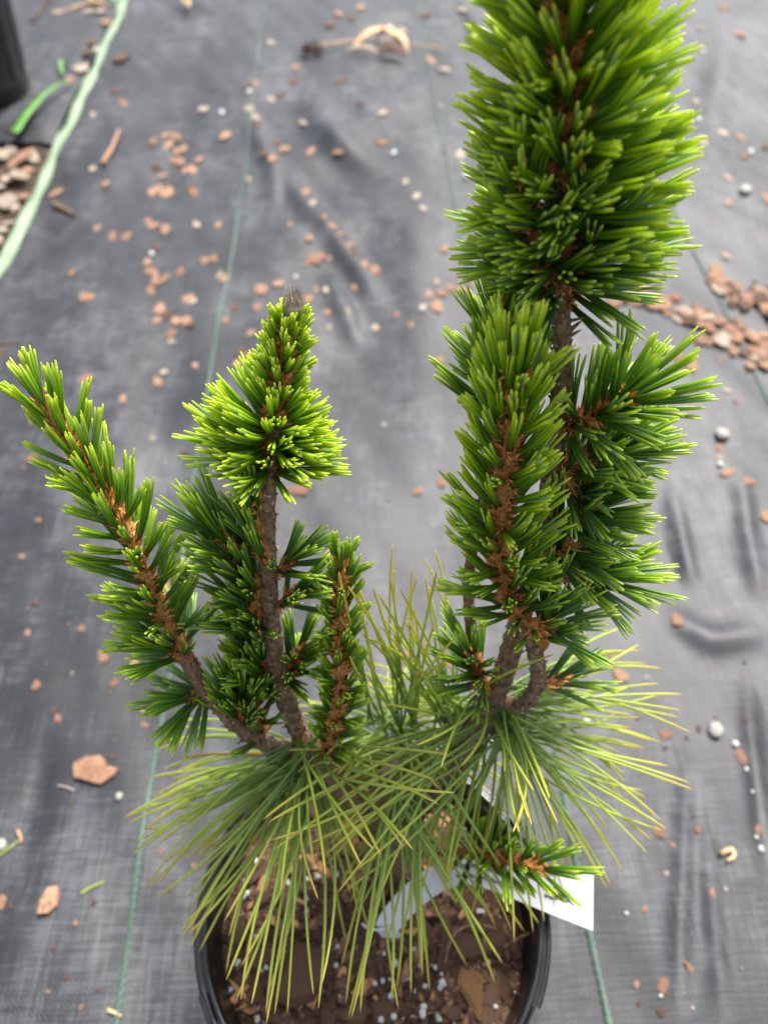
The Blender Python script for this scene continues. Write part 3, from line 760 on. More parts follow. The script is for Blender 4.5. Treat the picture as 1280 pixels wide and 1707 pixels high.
def leaf_and_shade(pts, w, lift, parent, mat):
    P = np.array([Pz(*p) for p in pts])
    for i, p in enumerate(P): p[2] = gz(p) + 0.006 + lift * math.sin(math.pi * i / (len(P) - 1))
    P = catmull(P, 10); T, U_, W_ = frames(P); mb = MB(); V = []
    for i in range(10):
        side = unit(np.cross(T[i], [0, 0, 1])); ww = w * math.sin(math.pi * (0.08 + 0.88 * i / 9))
        V += [P[i] - side * ww + [0, 0, ww * .7], P[i], P[i] + side * ww + [0, 0, ww * .5], P[i] - [0, 0, 0.0012]]
    F = [f for i in range(9) for f in ((4*i, 4*i+1, 4*i+5, 4*i+4), (4*i+1, 4*i+2, 4*i+6, 4*i+5), (4*i+2, 4*i+3, 4*i+7, 4*i+6), (4*i+3, 4*i, 4*i+4, 4*i+7))]
    mb.add(V, F); return mb.build('dry_leaf_and_shade', mat, P[0], parent)
leaf_and_shade([(590, 86), (620, 76), (665, 80), (680, 92)], 0.010, 0.016, sprig, M['straw'])
leaf_and_shade([(628, 70), (645, 78), (672, 86)], 0.009, 0.022, sprig, M['straw'])
leaf_and_shade([(575, 92), (610, 95), (640, 98)], 0.006, 0.004, sprig, M['pale_chip'])
q = leaf_and_shade([(630, 100), (655, 97), (675, 104)], 0.014, 0.008, sprig, M['dark_chip'])  # dark sheet painted in as the shadow under the sprig's straw leaves

# beyond the edge strip: mulch, straw, a grass blade, a dark twig
MUL = [(38, 262, 40, 24), (16, 300, 30, 20), (34, 296, 30, 20), (12, 336, 44, 26), (40, 330, 20, 14), (5, 262, 24, 18), (14, 372, 20, 16), (55, 262, 22, 26), (22, 278, 18, 20), (2, 310, 18, 16), (6, 385, 16, 14), (28, 350, 18, 12), (-20, 290, 36, 24), (-25, 330, 40, 26), (-15, 370, 30, 22), (18, 252, 22, 12), (48, 285, 18, 14), (-5, 405, 22, 16)]
for k, (x, y, w, h) in enumerate(MUL):
    p = Pz(x, y, -0.008); d = proj(p)[2]; s = 0.5 * w * d / FPX
    put(rnd.choice(CH['p'] if k % 4 else CH['c']), 'mulch_chip', p + [0, 0, 0.002 * (k % 3)], s, s * h / w * 1.5, s * 0.5, rnd.uniform(-.5, .5), (rnd.uniform(-.3, .3), rnd.uniform(-.3, .3)),
        {17: 'small mulch chip at the narrowest tip of the bare soil', 12: 'stubby mulch chip low beside the tip of the soil, off the photo edge', 4: 'lone stubby mulch chip halfway along the strip', 2: 'wide mulch chip touching the big pale one beside the strip', 16: 'thin dark mulch chip under the folded cloth edge, inner side', 5: 'mulch chip right under the folded cloth, at the photo edge', 10: 'stubby mulch chip low at the photo edge, darker than its neighbours', 13: 'wide mulch chip farthest from the strip, cut off by the photo edge', 14: 'wide mulch chip below the others, cut off by the photo edge', 0: 'largest pale mulch chip, lying against the green edge strip', 3: 'yellowish mulch chip at the photo edge on bare soil'}.get(k, '%s mulch chip %s%s' % ('wider' if w > 28 else 'slender' if h < 16 else 'stubby', 'cut by the photo edge' if x < 10 else 'against the edge strip' if x > 45 else 'below the folded cloth' if y < 275 else 'amid the mulch' if y < 340 else 'at the narrow end of the mulch', ', %s of its row' % ('outermost' if x < -15 else 'inner' if x < 4 else 'nearest the strip'))), 'mulch chip', 'mulch chips on the bare soil')
for k, (x, y, w, h, t) in enumerate([(162, 88, 12, 14, 's'), (148, 90, 26, 16, 'd'), (138, 112, 30, 18, 'p'), (158, 74, 24, 14, 'd'), (92, 140, 34, 22, 'd'), (115, 132, 24, 16, 'c'), (80, 155, 22, 14, 'p'), (92, 190, 26, 18, 'p'), (78, 205, 24, 14, 'd'), (112, 25, 38, 12, 'p'), (150, 20, 30, 12, 'p'), (178, 40, 22, 12, 'c'), (120, 2, 24, 8, 'p'), (74, 170, 18, 12, 'd'), (170, 22, 26, 10, 'p'), (30, 215, 36, 12, 'd')]):
    drop(x, y, w, h, t, None if k else 'bright pale pebble pressed against the green edge strip, far behind', None, 0.009) if k == 0 else \
    drop(x, y, w, h, t, near_label(x, y, w, h, t, [(162, 88, 'bright pressed pebble'), (115, 136, 'weed leaf'), (85, 190, 'green blade'), (120, 18, 'straw pieces'), (172, 30, 'edge strip top'), (40, 205, 'far black pot')], ', outside the strip'), 'litter along the outer side of the strip', 0.009)
for k, pts in enumerate([[(88, 30), (110, 24), (128, 22)], [(120, 20), (150, 16), (178, 12)], [(150, 4), (165, 16), (186, 24)], [(300, 2), (308, 12), (314, 22)], [(316, -4), (317, 12), (318, 26)], [(310, 8), (330, 4), (350, 8)]]):
    o = stick('straw', pts, 0.0042, M['straw'], ('straw piece nearest the far black pot, outside the edge strip', 'middle straw piece of the row outside the edge strip', 'straw piece nearest the edge strip, on its outer side', 'straw piece slanting at the far end of the cloth, nearest the edge strip', 'straw piece pointing straight away at the far end of the cloth', 'straw piece lying crosswise at the far end of the cloth')[k], 'straw', 0.5, 'straw outside the edge strip' if k < 3 else 'straw at the far end')
    for i in range(1): o.location.z += 0.012
stick('twig', [(88, -6), (72, 24), (54, 44)], 0.0032, M['dark_chip'], 'thin dark twig leaning beside the far black pot', 'twig').location.z += 0.012
def blade(pts, w, label, name='grass_blade', mat=M['green_leaf'], lift=0.012, cat='grass blade'):
    P = np.array([Pz(*p) for p in pts])
    for p in P: p[2] = 0.010
    P = catmull(P, 10); T, _, _ = frames(P); V = []; mb = MB()
    for i in range(10):
        side = unit(np.cross(T[i], [0, 0, 1])); ww = w * (0.35 + 0.65 * i / 9) ; z = lift * math.sin(math.pi * i / 9)
        V += [P[i] - side * ww + [0, 0, z + .002], P[i] + [0, 0, z], P[i] + side * ww + [0, 0, z + .002], P[i] + [0, 0, z - 0.0008]]
    F = [f for i in range(9) for f in ((4*i, 4*i+1, 4*i+5, 4*i+4), (4*i+1, 4*i+2, 4*i+6, 4*i+5), (4*i+2, 4*i+3, 4*i+7, 4*i+6), (4*i+3, 4*i, 4*i+4, 4*i+7))]
    mb.add(V, F); return tag(mb.build(name, mat, P[0]), label, cat)
blade([(122, 148), (95, 170), (60, 205), (30, 232)], 0.0085, 'broad green blade lying across the cloth corner outside the edge strip')
blade([(108, 135), (107, 122), (112, 112)], 0.006, 'tiny bright green weed leaf sprouting beside the edge strip', 'weed_leaf', lift=0.006, cat='leaf')
blade([(160, -6), (178, 4), (196, 10)], 0.012, 'dark green leaf at the far end of the edge strip', 'fallen_leaf', lift=0.01, cat='leaf')

# ------------------------------------------------------------------ bark pieces, roots and perlite in the pot
def inpot(px, py, z=SOILZ): return Pz(px, py, z)
POTB = [(790, 1652, 40, 76, 'o', 'split bark chunk with an orange face in the pot, near the tag side'), (505, 1628, 72, 104, 'b', 'largest flat bark slab in the pot under drooping needles'),
        (742, 1578, 24, 72, 'b', 'upright reddish bark splinter in the pot below the white tag'), (817, 1660, 26, 90, 'b', 'long narrow bark splinter beside the orange bark chunk'),
        (478, 1510, 26, 62, 'b', None), (502, 1440, 34, 50, 'b', None), (575, 1400, 40, 50, 'o', 'pale orange bark chunk in the pot behind the needle fans'), (430, 1600, 40, 44, 'b', None), (420, 1655, 36, 48, 'b', None),
        (455, 1690, 40, 30, 'b', None), (395, 1560, 30, 40, 'b', None), (620, 1620, 44, 36, 'b', None), (640, 1690, 46, 34, 'b', None), (690, 1500, 50, 30, 'b', None), (700, 1550, 56, 32, 'b', None),
        (770, 1500, 60, 34, 'b', None), (830, 1560, 34, 60, 'b', None), (780, 1580, 46, 40, 'b', None), (560, 1520, 40, 36, 'b', None), (600, 1480, 44, 40, 'b', None), (440, 1490, 34, 40, 'b', None),
        (420, 1430, 30, 34, 'b', None), (660, 1440, 40, 30, 'b', None), (850, 1500, 26, 46, 'b', None), (850, 1640, 24, 60, 'b', None), (750, 1690, 34, 30, 'b', None), (590, 1690, 44, 40, 'b', None), (545, 1700, 30, 44, 'b', None), (840, 1400, 36, 26, 'b', None), (720, 1380, 36, 30, 'b', None), (530, 1360, 34, 30, 'b', None), (380, 1640, 18, 40, 'b', None), (760, 1620, 30, 50, 'b', None), (800, 1545, 40, 24, 'b', None)]
def putpot(px, py, w, h, t, label, name, cat, group, mesh=None, zs=0.5, dz=0.0):
    p = inpot(px, py); r = math.hypot(p[0] - PX, p[1] - PYY)
    if r > 0.066:
        k = 0.066 / r; p[0] = PX + (p[0] - PX) * k; p[1] = PYY + (p[1] - PYY) * k
    p[2] = soil_h(p[0], p[1]) + dz
    s = 0.38 / FPX * 0.5
    m = mesh or rnd.choice(CH[t])
    return put(m, name, p, w * s, h * s, min(w, h) * s * zs * 1.4, rnd.uniform(-.35, .35), (rnd.uniform(-.35, .35), rnd.uniform(-.35, .35)), label, cat, group)
for x, y, w, h, t, lab in POTB:
    putpot(x, y, w * (1.2 if lab else 1.0), h * (1.2 if lab else 1.0), t, lab or near_label(x, y, w, h, t, POTMARKS, ', in the pot'), 'bark_chunk', 'bark chunk', None if lab else 'bark chunks in the pot', zs=0.8, dz=-0.0005)
PERL = [(658, 1607, 13), (686, 1617, 13), (651, 1660, 14), (736, 1641, 15), (733, 1648, 13), (705, 1680, 15), (704, 1692, 16), (656, 1696, 13), (731, 1700, 12), (728, 1692, 10), (708, 1645, 11), (680, 1630, 9), (782, 1578, 26), (660, 1640, 10), (638, 1635, 9), (690, 1585, 10), (735, 1625, 8), (650, 1632, 8), (675, 1632, 8), (725, 1612, 10), (700, 1610, 9), (640, 1590, 9), (812, 1605, 14),
        (464, 1375, 16), (453, 1375, 10), (510, 1383, 12), (536, 1395, 14), (425, 1437, 14), (398, 1465, 14), (402, 1495, 18), (413, 1490, 12), (560, 1460, 16), (575, 1450, 10), (530, 1462, 14), (464, 1545, 14), (460, 1560, 10), (430, 1700, 14), (427, 1562, 12), (395, 1610, 12), (400, 1605, 10), (512, 1520, 12), (487, 1536, 10), (512, 1630, 12), (540, 1582, 14), (555, 1585, 10), (563, 1580, 10), (520, 1665, 12), (770, 1388, 20), (750, 1370, 12), (600, 1390, 12), (635, 1700, 12), (625, 1640, 10), (445, 1615, 9), (840, 1690, 10), (560, 1610, 10)]
for x, y, s in PERL:
    w = s * 0.8
    lab = {(782, 1578): 'largest white perlite grain in the pot, among bark beside a curved root', (770, 1388): 'white perlite grain in the pot behind the needle whorl'}.get((x, y))
    putpot(x, y, w * rnd.uniform(.85, 1.15), w * rnd.uniform(.85, 1.15), 'w', lab or near_label(x, y, s * 1.5, s * 1.5, 'w', POTMARKS, ', in the pot'), 'perlite_grain', 'perlite grain', None if lab else 'perlite grains in the pot', zs=0.62, dz=0.0018)
mb = MB(); R = random.Random(21)
for k in range(2300):
    a = R.uniform(0, 6.28); r = 0.072 * math.sqrt(R.random()); x, y = PX + r * math.cos(a), PYY + r * math.sin(a)
    p = np.array([x, y, soil_h(x, y) + 0.0002]); s = R.uniform(0.0005, 0.0016) if k < 1500 else R.uniform(.0016, .0042)
    t = R.choice((0, 0, 0, 1, 1, 2)) if R.random() < .9 else 2
    if t == 2: s *= 0.55
    mb.add([p + s * unit([R.gauss(0, 1) for _ in range(3)]) * R.uniform(.7, 1.4) for _ in range(4)], [(0, 1, 2), (0, 2, 3), (0, 3, 1), (1, 3, 2)], t)
for k in range(280):
    a = R.uniform(0, 6.28); r = 0.069 * math.sqrt(R.random()); x, y = PX + r * math.cos(a), PYY + r * math.sin(a)
    me = R.choice(CH['b']); s_ = R.uniform(.0009, .0024) * (1.5 if R.random() < .12 else 1); ex = R.uniform(1.0, 3.4); ca, sa = math.cos(R.uniform(0, 3.1)), math.sin(R.uniform(0, 3.1)); tx, ty = R.uniform(-.7, .7), R.uniform(-.7, .7)
    V_ = [(s_ * (q.co.x * ca - q.co.y * ex * sa), s_ * (q.co.x * sa + q.co.y * ex * ca), s_ * q.co.z * 1.3 + s_ * (q.co.x * tx + q.co.y * ty) * .5) for q in me.vertices]
    z0 = soil_h(x, y) + .0004
    mb.add([(x + q[0], y + q[1], z0 + q[2]) for q in V_], [tuple(pl.vertices) for pl in me.polygons], R.choice((0, 0, 0, 1, 3)))
tag(mb.build('soil_crumbs', [M['pot_bark'], M['dark_chip'], M['perlite'], M['orange_bark']], (PX, PYY, SOILZ), smooth=False), 'fine bark and perlite crumbs over the potting mix in the pot', 'crumbs', kind='stuff')
def root(pts, r, label, mat='rust_stem'):
    P = np.array([inpot(x, y, SOILZ + z) for x, y, z in pts]); P = catmull(P, 12); mb = MB(); tube(mb, P, np.linspace(r, r * .6, 12), 6, rough=.1)
    return tag(mb.build('dry_root', M[mat], P[0]), label, 'root')
root([(740, 1610, 0.001), (748, 1575, .007), (765, 1550, .010), (797, 1540, .007), (830, 1550, .004)], 0.0008, 'thin arched brown root beside the big perlite grain', 'pot_bark')
root([(838, 1580, .004), (860, 1566, .010), (884, 1554, .014)], 0.0009, 'straight brown root sticking out at the tag-side pot wall', 'pot_bark')
root([(700, 1690, .002), (725, 1688, .004), (750, 1690, .001)], 0.0005, 'short hair-thin root near the pot front', 'pot_bark')

# ------------------------------------------------------------------ the white pot tag
tg_pts = [(640, 1552, .146), (655, 1530, .152), (690, 1492, .163), (735, 1462, .172), (785, 1452, .177), (840, 1466, .178), (895, 1486, .176), (945, 1497, .172), (988, 1503, .169)]
P = np.array([Pz(x, y, z) for x, y, z in tg_pts]); hw = np.array([.0050, .0056, .0058, .0058, .0058, .0060, .0066, .0090, .0118])
C = catmull(P, 33); HW = np.interp(np.linspace(0, 8, 33), range(9), hw)
T, _, _ = frames(C)
tagE = empty('plant_tag', P[4])
tag(tagE, 'white plastic plant tag arching from the potting mix over the pot rim', 'plant tag')
mb = MB(); V = []; SIDE = []; NRM = []
for i in range(33):
    view = unit(CAMP - C[i]); nrm = unit(unit(view + np.array([0, -0.15, 0.5])) ); side = unit(np.cross(T[i], nrm)); nrm = unit(np.cross(side, T[i]))
    SIDE.append(side); NRM.append(nrm)
    sk = -0.004 if i == 32 else 0
    V += [C[i] - side * HW[i] + nrm * .0002, C[i] + side * HW[i] + nrm * .0002, C[i] + side * HW[i] - nrm * .0002, C[i] - side * HW[i] - nrm * .0002]
F = [f for i in range(32) for f in ((4*i, 4*i+1, 4*i+5, 4*i+4), (4*i+1, 4*i+2, 4*i+6, 4*i+5), (4*i+2, 4*i+3, 4*i+7, 4*i+6), (4*i+3, 4*i, 4*i+4, 4*i+7))] + [(3, 2, 1, 0), (128, 129, 130, 131)]
mb.add(V, F); mb.build('tag_band', M['tag'], P[4], tagE, smooth=False)
mb = MB(); e0 = C[1]; dn = unit(np.array([0.012, -0.01, -0.030])); s0 = unit(SIDE[1])
sd = unit(np.cross(dn, [0, -1, 0.3]));
V = []
for t_ in (0, .5, 1):
    c_ = e0 + dn * 0.0125 * t_
    V += [c_ - sd * .0046 + [0, .0003, 0], c_ + sd * .0046 + [0, .0003, 0], c_ + sd * .0046 - [0, .0003, 0], c_ - sd * .0046 - [0, .0003, 0]]
F = [f for i in range(2) for f in ((4*i, 4*i+1, 4*i+5, 4*i+4), (4*i+1, 4*i+2, 4*i+6, 4*i+5), (4*i+2, 4*i+3, 4*i+7, 4*i+6), (4*i+3, 4*i, 4*i+4, 4*i+7))] + [(3, 2, 1, 0), (8, 9, 10, 11)]
mb.add(V, F); mb.build('tag_stem', M['tag'], P[4], tagE, smooth=False)
mb = MB(); lp = np.array([Pz(x, y, z) for x, y, z in ((648, 1545, .149), (630, 1550, .1475), (612, 1546, .1465), (604, 1540, .145))])
tube(mb, catmull(lp, 14), 0.0007, 6); mb.build('tag_loop', M['tag'], P[4], tagE)
mb = MB(); R = random.Random(4)      # the illegible blue-black print, two rows of marks
for row, (i0, i1) in ((-0.25, (14, 19)), (0.2, (14, 20)), (0.1, (25, 28))):
    t = i0
    while t < i1:
        L = R.uniform(0.15, 0.45); pts = []
        for s in np.linspace(0, 1, 5):
            q = t + L * s; i = int(q); f = q - i
            c_ = C[i] * (1 - f) + C[i + 1] * f
            pts.append(c_ + SIDE[i] * (row * 0.0058 * 1.6 + R.uniform(-.0008, .0008)) + NRM[i] * 0.00045)
        tube(mb, pts, 0.00030, 4); t += L + R.uniform(0.02, 0.12)
tag(mb.build('print_mark', M['ink'], P[4], tagE), kind='stuff')

# ================================================================== THE PINE
BASE = np.array([0.002, 0.105, SOILZ - 0.004])
pine = empty('dwarf_pine', BASE)
tag(pine, 'young dwarf pine with two upright leaders of short bright needles, growing in the black pot', 'pine')

RV = np.array([0, .18, .42, .66, .84, .94, .985, 1.0]); RR = np.array([.72, .92, 1.0, 1.0, .95, .80, .54, .20])
def needle(mb, p0, p1, ctrl, r, outward, tint, mi=0, v0=0.0, rv=RV, rr=RR):
    n = len(rv); t = rv[:, None]
    C_ = (1 - t) ** 2 * p0 + 2 * t * (1 - t) * ctrl + t ** 2 * p1
    T_ = 2 * (1 - t) * (ctrl - p0) + 2 * t * (p1 - ctrl); T_ /= np.linalg.norm(T_, axis=1)[:, None] + 1e-12
    o = outward - T_ * (T_ @ outward)[:, None]; o /= np.linalg.norm(o, axis=1)[:, None] + 1e-9
    s = np.cross(T_, o); rad = (r * rr)[:, None]
    V = np.stack([C_ + s * rad * .98 - o * rad * .10, C_ + s * rad * .52 + o * rad * .72, C_ - s * rad * .52 + o * rad * .72, C_ - s * rad * .98 - o * rad * .10, C_ - o * rad * .95], 1).reshape(-1, 3)
    m = 5
    F = [(i * m + k, i * m + (k + 1) % m, (i + 1) * m + (k + 1) % m, (i + 1) * m + k) for i in range(n - 1) for k in range(m)]
    F.append(tuple((n - 1) * m + k for k in range(m)))
    al = np.repeat(v0 + (1 - v0) * rv, m)
    mb.add(V, F, mi, along=al, tint=tint, inner=np.tile([0.5, 0.0, 0.0, 0.5, 1.0], n))
def bundle(B, D, L, tint, R, n=5, r=0.00051, spread=0.045, bend=0.0, sheath=0.0035):
    """one fascicle: sheath scales and five needles"""
    mb = MB(); D = unit(D); a = unit(np.cross(D, [0.3, 0.5, 0.8])); b = np.cross(D, a); ph = R.uniform(0, 6.28)
    up = np.array([0, 0, 1.0]); cv = unit(up - D * D[2]) * L * bend
    side = (a * R.gauss(0, 1) + b * R.gauss(0, 1)) * L * 0.045
    sp = spread * R.uniform(0.55, 1.5)
    for k in range(n):
        q = ph + 2 * math.pi * k / n
        o = a * math.cos(q) + b * math.sin(q)
        l = L * R.uniform(0.88, 1.04)
        p0 = B + D * sheath * 0.2 + o * r * 0.7
        p1 = B + D * l + o * (r * 0.75 + l * sp * R.uniform(0.6, 1.4)) + cv + side + (a * R.gauss(0, 1) + b * R.gauss(0, 1)) * l * .02
        c = B + D * l * 0.5 + o * (r * 0.95 + l * sp * 0.32) + side * 0.2
        needle(mb, p0, p1, c, r * R.uniform(0.86, 1.12), o, tint + R.uniform(-.13, .13))
    for k in range(4):
        q = ph + k * 1.57 + R.uniform(-.3, .3); o = a * math.cos(q) + b * math.sin(q); s = np.cross(D, o)
        h = sheath * R.uniform(.75, 1.35); w = r * 1.5
        V = [B + o * r * 1.3 - s * w - D * .0006, B + o * r * 1.3 + s * w - D * .0006, B + D * h * .55 + o * r * 2.0 - s * w * .8, B + D * h * .55 + o * r * 2.0 + s * w * .8, B + D * h + o * r * (1.8 + R.uniform(0, 1.6))]
        mb.add(V, [(0, 1, 3, 2), (2, 3, 4)], 1, along=0.5, tint=0.5)
    return mb
BUND = []       # (shoot object, MB, base, mid, tip)
FUZZ_N = 0
def P3(path): return np.array([Py(*p) for p in path])
def stem_tube(mb, C_, r0, r1, seed, n=9, rough=0.10):
    tube(mb, C_, np.linspace(r0, r1, len(C_)), n, rough=rough, seed=seed)
def woody(name, path, r0, r1, seed, m=40, parent=None, pegs=60, mat='bark', taper=None):
    C_ = catmull(P3(path), m); C_, L = resample(C_, m)
    R = random.Random(seed); mb = MB()
    rad = np.linspace(r0, r1, m) * (1 + 0.06 * np.sin(np.linspace(0, L * 900, m)))
    tube(mb, C_, rad, 11, rough=0.045, seed=seed)
    T, U_, W_ = frames(C_)
    for k in range(pegs):     # leaf scars and stubs
        i = R.randrange(1, m - 1); a = R.uniform(0, 6.28); o = U_[i] * math.cos(a) + W_[i] * math.sin(a)
        b = C_[i] + o * rad[i] * .9; s = np.cross(T[i], o); h = R.uniform(.0005, .0016) * (2.0 if R.random() < .12 else 1); w = .0007
        mb.add([b - s * w - T[i] * w, b + s * w - T[i] * w, b + T[i] * w * 1.4, b + o * h + T[i] * h * .8], [(0, 1, 3), (1, 2, 3), (2, 0, 3)])
    for k in range(pegs):
        i = R.randrange(1, m - 1); a = R.uniform(0, 6.28); o = U_[i] * math.cos(a) + W_[i] * math.sin(a)
        b = C_[i] + o * rad[i] * 1.03; s = np.cross(T[i], o); w = R.uniform(.0004, .0011); hh = R.uniform(.0003, .0007)
        mb.add([b - s * w, b - T[i] * hh, b + s * w, b + T[i] * hh, b + o * .0004], [(0, 1, 4), (1, 2, 4), (2, 3, 4), (3, 0, 4)], 1)
    return mb.build(name, [M[mat], M['bud']], C_[0], parent or pine), C_
def shoot(path, n, t0, L, ang, tint, r0, r1, seed, mat='rust_stem', m=None, azi=None, r=0.00051, bend=0.06, spread=0.045, front=0.0, t1=1.0, fuzz=1.0, jit=0.0, phase=None, tipfull=True, sheath=0.0035, name='shoot', lfun=None):
    """a needled shoot: fuzzy stem, papery scales, spiral fascicles. L, ang, tint are (at base, at tip)"""
    R = random.Random(seed)
    C_ = catmull(P3(path), 60); C_, Ltot = resample(C_, 48)
    T, U_, W_ = frames(C_)
    mb = MB(); stem_tube(mb, C_, r0, r1, seed, 9, 0.12)
    so = mb.build(name, M[mat], C_[0], pine)
    fz = MB(); az = R.uniform(0, 6.28) if phase is None else phase
    made = 0; k = 0
    while made < n and k < n * 6:
        frac = (made + R.random()) / n
        k += 1; az += 2.39996 + R.uniform(-.35, .35)
        t = t0 + (t1 - t0) * frac
        fi = t * 47; i = min(46, int(fi)); f = fi - i
        p = C_[i] * (1 - f) + C_[i + 1] * f; tt = T[i]
        o = U_[i] * math.cos(az) + W_[i] * math.sin(az)
        if azi is not None and not azi(o, p, R): continue
        if front and o @ unit(CAMP - p) > .45 and R.random() < front: continue
        made += 1
        g = frac
        an = math.radians(ang[0] + (ang[1] - ang[0]) * g ** 1.5 + R.gauss(0, 10))
        if tipfull and g > 0.94: an *= R.uniform(0.25, 0.9)
        D = unit(tt * math.cos(an) + o * math.sin(an) + np.array([0, 0, 0.05]))
        rs = r0 + (r1 - r0) * t
        l = (L[0] + (L[1] - L[0]) * g) * R.uniform(0.80, 1.12)
        if lfun is not None: l *= lfun(g, o)
        B = p + o * rs * 0.85
        tn = tint[0] + (tint[1] - tint[0]) * g + R.gauss(0, .07)
        bm = bundle(B, D, l, min(1, max(0, tn)), R, 5, r * R.uniform(.92, 1.08), spread, bend, sheath)
        BUND.append((so, bm, B, B + D * l * .6, B + D * l))
        for q in range(int(6 * fuzz)):       # papery scales and hairs round the fascicle base
            d = unit(o + 0.9 * tt * R.uniform(.2, 1.4) + np.array([R.gauss(0, .5) for _ in range(3)]))
            s = unit(np.cross(d, [R.gauss(0, 1) for _ in range(3)])); h = R.uniform(.0012, .0040); w = R.uniform(.00012, .00050)
            b0 = p + o * rs * .8 + tt * R.uniform(-.002, .002) + W_[i] * R.uniform(-.0012, .0012)
            fz.add([b0 - s * w, b0 + s * w, b0 + d * h * .6 + s * w * .8 + o * h * .1, b0 + d * h * .6 - s * w * .8 + o * h * .1, b0 + d * h + o * h * .2], [(0, 1, 2, 3), (3, 2, 4)])
    if fz.n:
        tag(fz.build('bud_scale', M['scale'], C_[0], so, smooth=False), kind='stuff')
    return so, C_

# ---- trunk and woody limbs
woody('trunk', [(648, 1452, .104), (640, 1400, .108), (640, 1340, .112), (660, 1290, .116)], .0072, .0060, 1, 24, pegs=50)
woody('limb', [(644, 1400, .108), (600, 1345, .113), (550, 1285, .121), (505, 1246, .128)], .0056, .0052, 2, 26)
woody('limb', [(650, 1380, .110), (710, 1330, .114), (770, 1255, .125), (812, 1180, .137), (830, 1150, .141)], .0056, .0056, 3, 30)
TL, _ = woody('leader_stem', [(515, 1252, .126), (488, 1195, .133), (466, 1130, .138), (452, 1040, .146), (446, 940, .154), (445, 850, .163), (452, 770, .171), (460, 700, .176)], .0043, .0026, 4, 60, pegs=170)
woody('limb', [(505, 1246, .128), (460, 1246, .127), (418, 1225, .127), (385, 1198, .129), (345, 1150, .133), (315, 1105, .137), (300, 1080, .139)], .0036, .0030, 5, 44, pegs=120)
woody('leader_stem', [(822, 1168, .139), (845, 1105, .144), (872, 1010, .152), (900, 915, .160), (918, 800, .168), (930, 690, .174), (937, 590, .179), (934, 500, .183), (938, 430, .186)], .0045, .0025, 6, 60, pegs=150)
woody('limb', [(822, 1158, .139), (852, 1176, .135), (882, 1166, .133), (897, 1125, .135), (888, 1075, .138), (868, 1032, .140), (852, 1000, .142)], .0031, .0027, 7, 44, pegs=110)
woody('limb', [(822, 1150, .141), (800, 1118, .148), (788, 1070, .153), (783, 1020, .157), (781, 970, .161), (790, 900, .166), (812, 800, .174), (822, 700, .180)], .0026, .0016, 8, 44, pegs=60)
# papery flakes on the leader above the fork
mbf = MB(); R = random.Random(77)
for (x, y) in ((948, 535), (952, 548), (949, 560), (944, 590), (940, 640), (760 + 180, 700), (835, 1030), (842, 1045), (906, 1072), (880, 1100)):
    p = Py(x, y, .17 if y < 800 else .139); d = unit([R.uniform(.3, 1), -.3, R.uniform(.2, 1)]); s = unit(np.cross(d, [0, 1, .3]))
    mbf.add([p - s * .001, p + s * .001, p + d * .0035 + s * .0006, p + d * .005], [(0, 1, 2), (0, 2, 3)])
tag(mbf.build('bark_flake', M['bark'], BASE, pine, smooth=False), kind='stuff')

# ---- left leader: long slanting shoot, rosette with terminal bud, side shoots
shoot([(312, 1100, .137), (278, 1040, .142), (240, 948, .148), (192, 850, .156), (138, 768, .162), (92, 700, .168), (64, 664, .171)], 100, .02, (.0262, .0185), (54, 34), (.50, .92), .0017, .0012, 101, 'tan_stem', fuzz=1.4, front=.18, bend=.10, r=.00051)
shoot([(352, 1150, .134), (330, 1160, .133), (318, 1165, .131)], 20, .1, (.0255, .0260), (55, 14), (.18, .25), .0014, .0010, 102, bend=0.02)
shoot([(410, 1222, .128), (404, 1192, .130), (398, 1160, .132)], 24, .3, (.026, .026), (34, 18), (.12, .2), .0017, .0013, 103)
shoot([(447, 800, .170), (452, 760, .1735), (456, 722, .1765), (459, 698, .178)], 118, .16, (.0280, .0205), (90, 62), (.75, 1.1), .0036, .0026, 104, 'rust_stem', r=.00051, bend=.12, fuzz=1.2, tipfull=False, lfun=lambda g, o: (1.05 if o[0] < 0 else 0.82) * (1.0 if g < .6 else 0.95))
s_top, C_top = shoot([(460, 690, .179), (467, 645, .183), (474, 600, .187), (481, 550, .190), (486, 517, .192)], 84, .0, (.0122, .0092), (46, 30), (.75, 1.0), .0026, .0021, 105, 'tan_stem', t1=.86, front=.3, tipfull=False, r=.00051, bend=.03, fuzz=1.2)
mb = MB(); R = random.Random(31); tp = C_top[-1]; td = unit(C_top[-1] - C_top[-6])      # fibrous terminal bud
tube(mb, [tp - td * .002, tp + td * .001, tp + td * .003, tp + td * .0048], [.0024, .0031, .0023, .0008], 8)
for k in range(200):
    a = R.uniform(0, 6.28); h = R.uniform(-.001, .0048); u_ = unit(np.cross(td, [.3, 1, 0])); w_ = np.cross(td, u_)
    o = u_ * math.cos(a) + w_ * math.sin(a); rr_ = .0031 * math.sqrt(max(.1, 1 - (max(0, h) / .0052) ** 2)); b = tp + td * h + o * rr_ * .9
    d = unit(td * R.uniform(.9, 1.6) + o * R.uniform(-.1, .55)); s = np.cross(d, o); L_ = R.uniform(.0018, .0042)
    mb.add([b - s * .00022, b + s * .00022, b + d * L_], [(0, 1, 2)])
mb.build('terminal_bud', M['bud'], tp, s_top, smooth=False)
shoot([(446, 1100, .142), (432, 1040, .148), (410, 955, .152), (392, 915, .154), (372, 888, .156)], 50, .20, (.0265, .0270), (52, 24), (.16, .30), .0018, .0013, 106, azi=lambda o, p, R: o[0] < .5, bend=.05)
shoot([(452, 1170, .136), (440, 1100, .142), (430, 1050, .148)], 42, .1, (.0250, .0250), (48, 28), (.12, .2), .0017, .0014, 107, azi=lambda o, p, R: o[0] < .4)
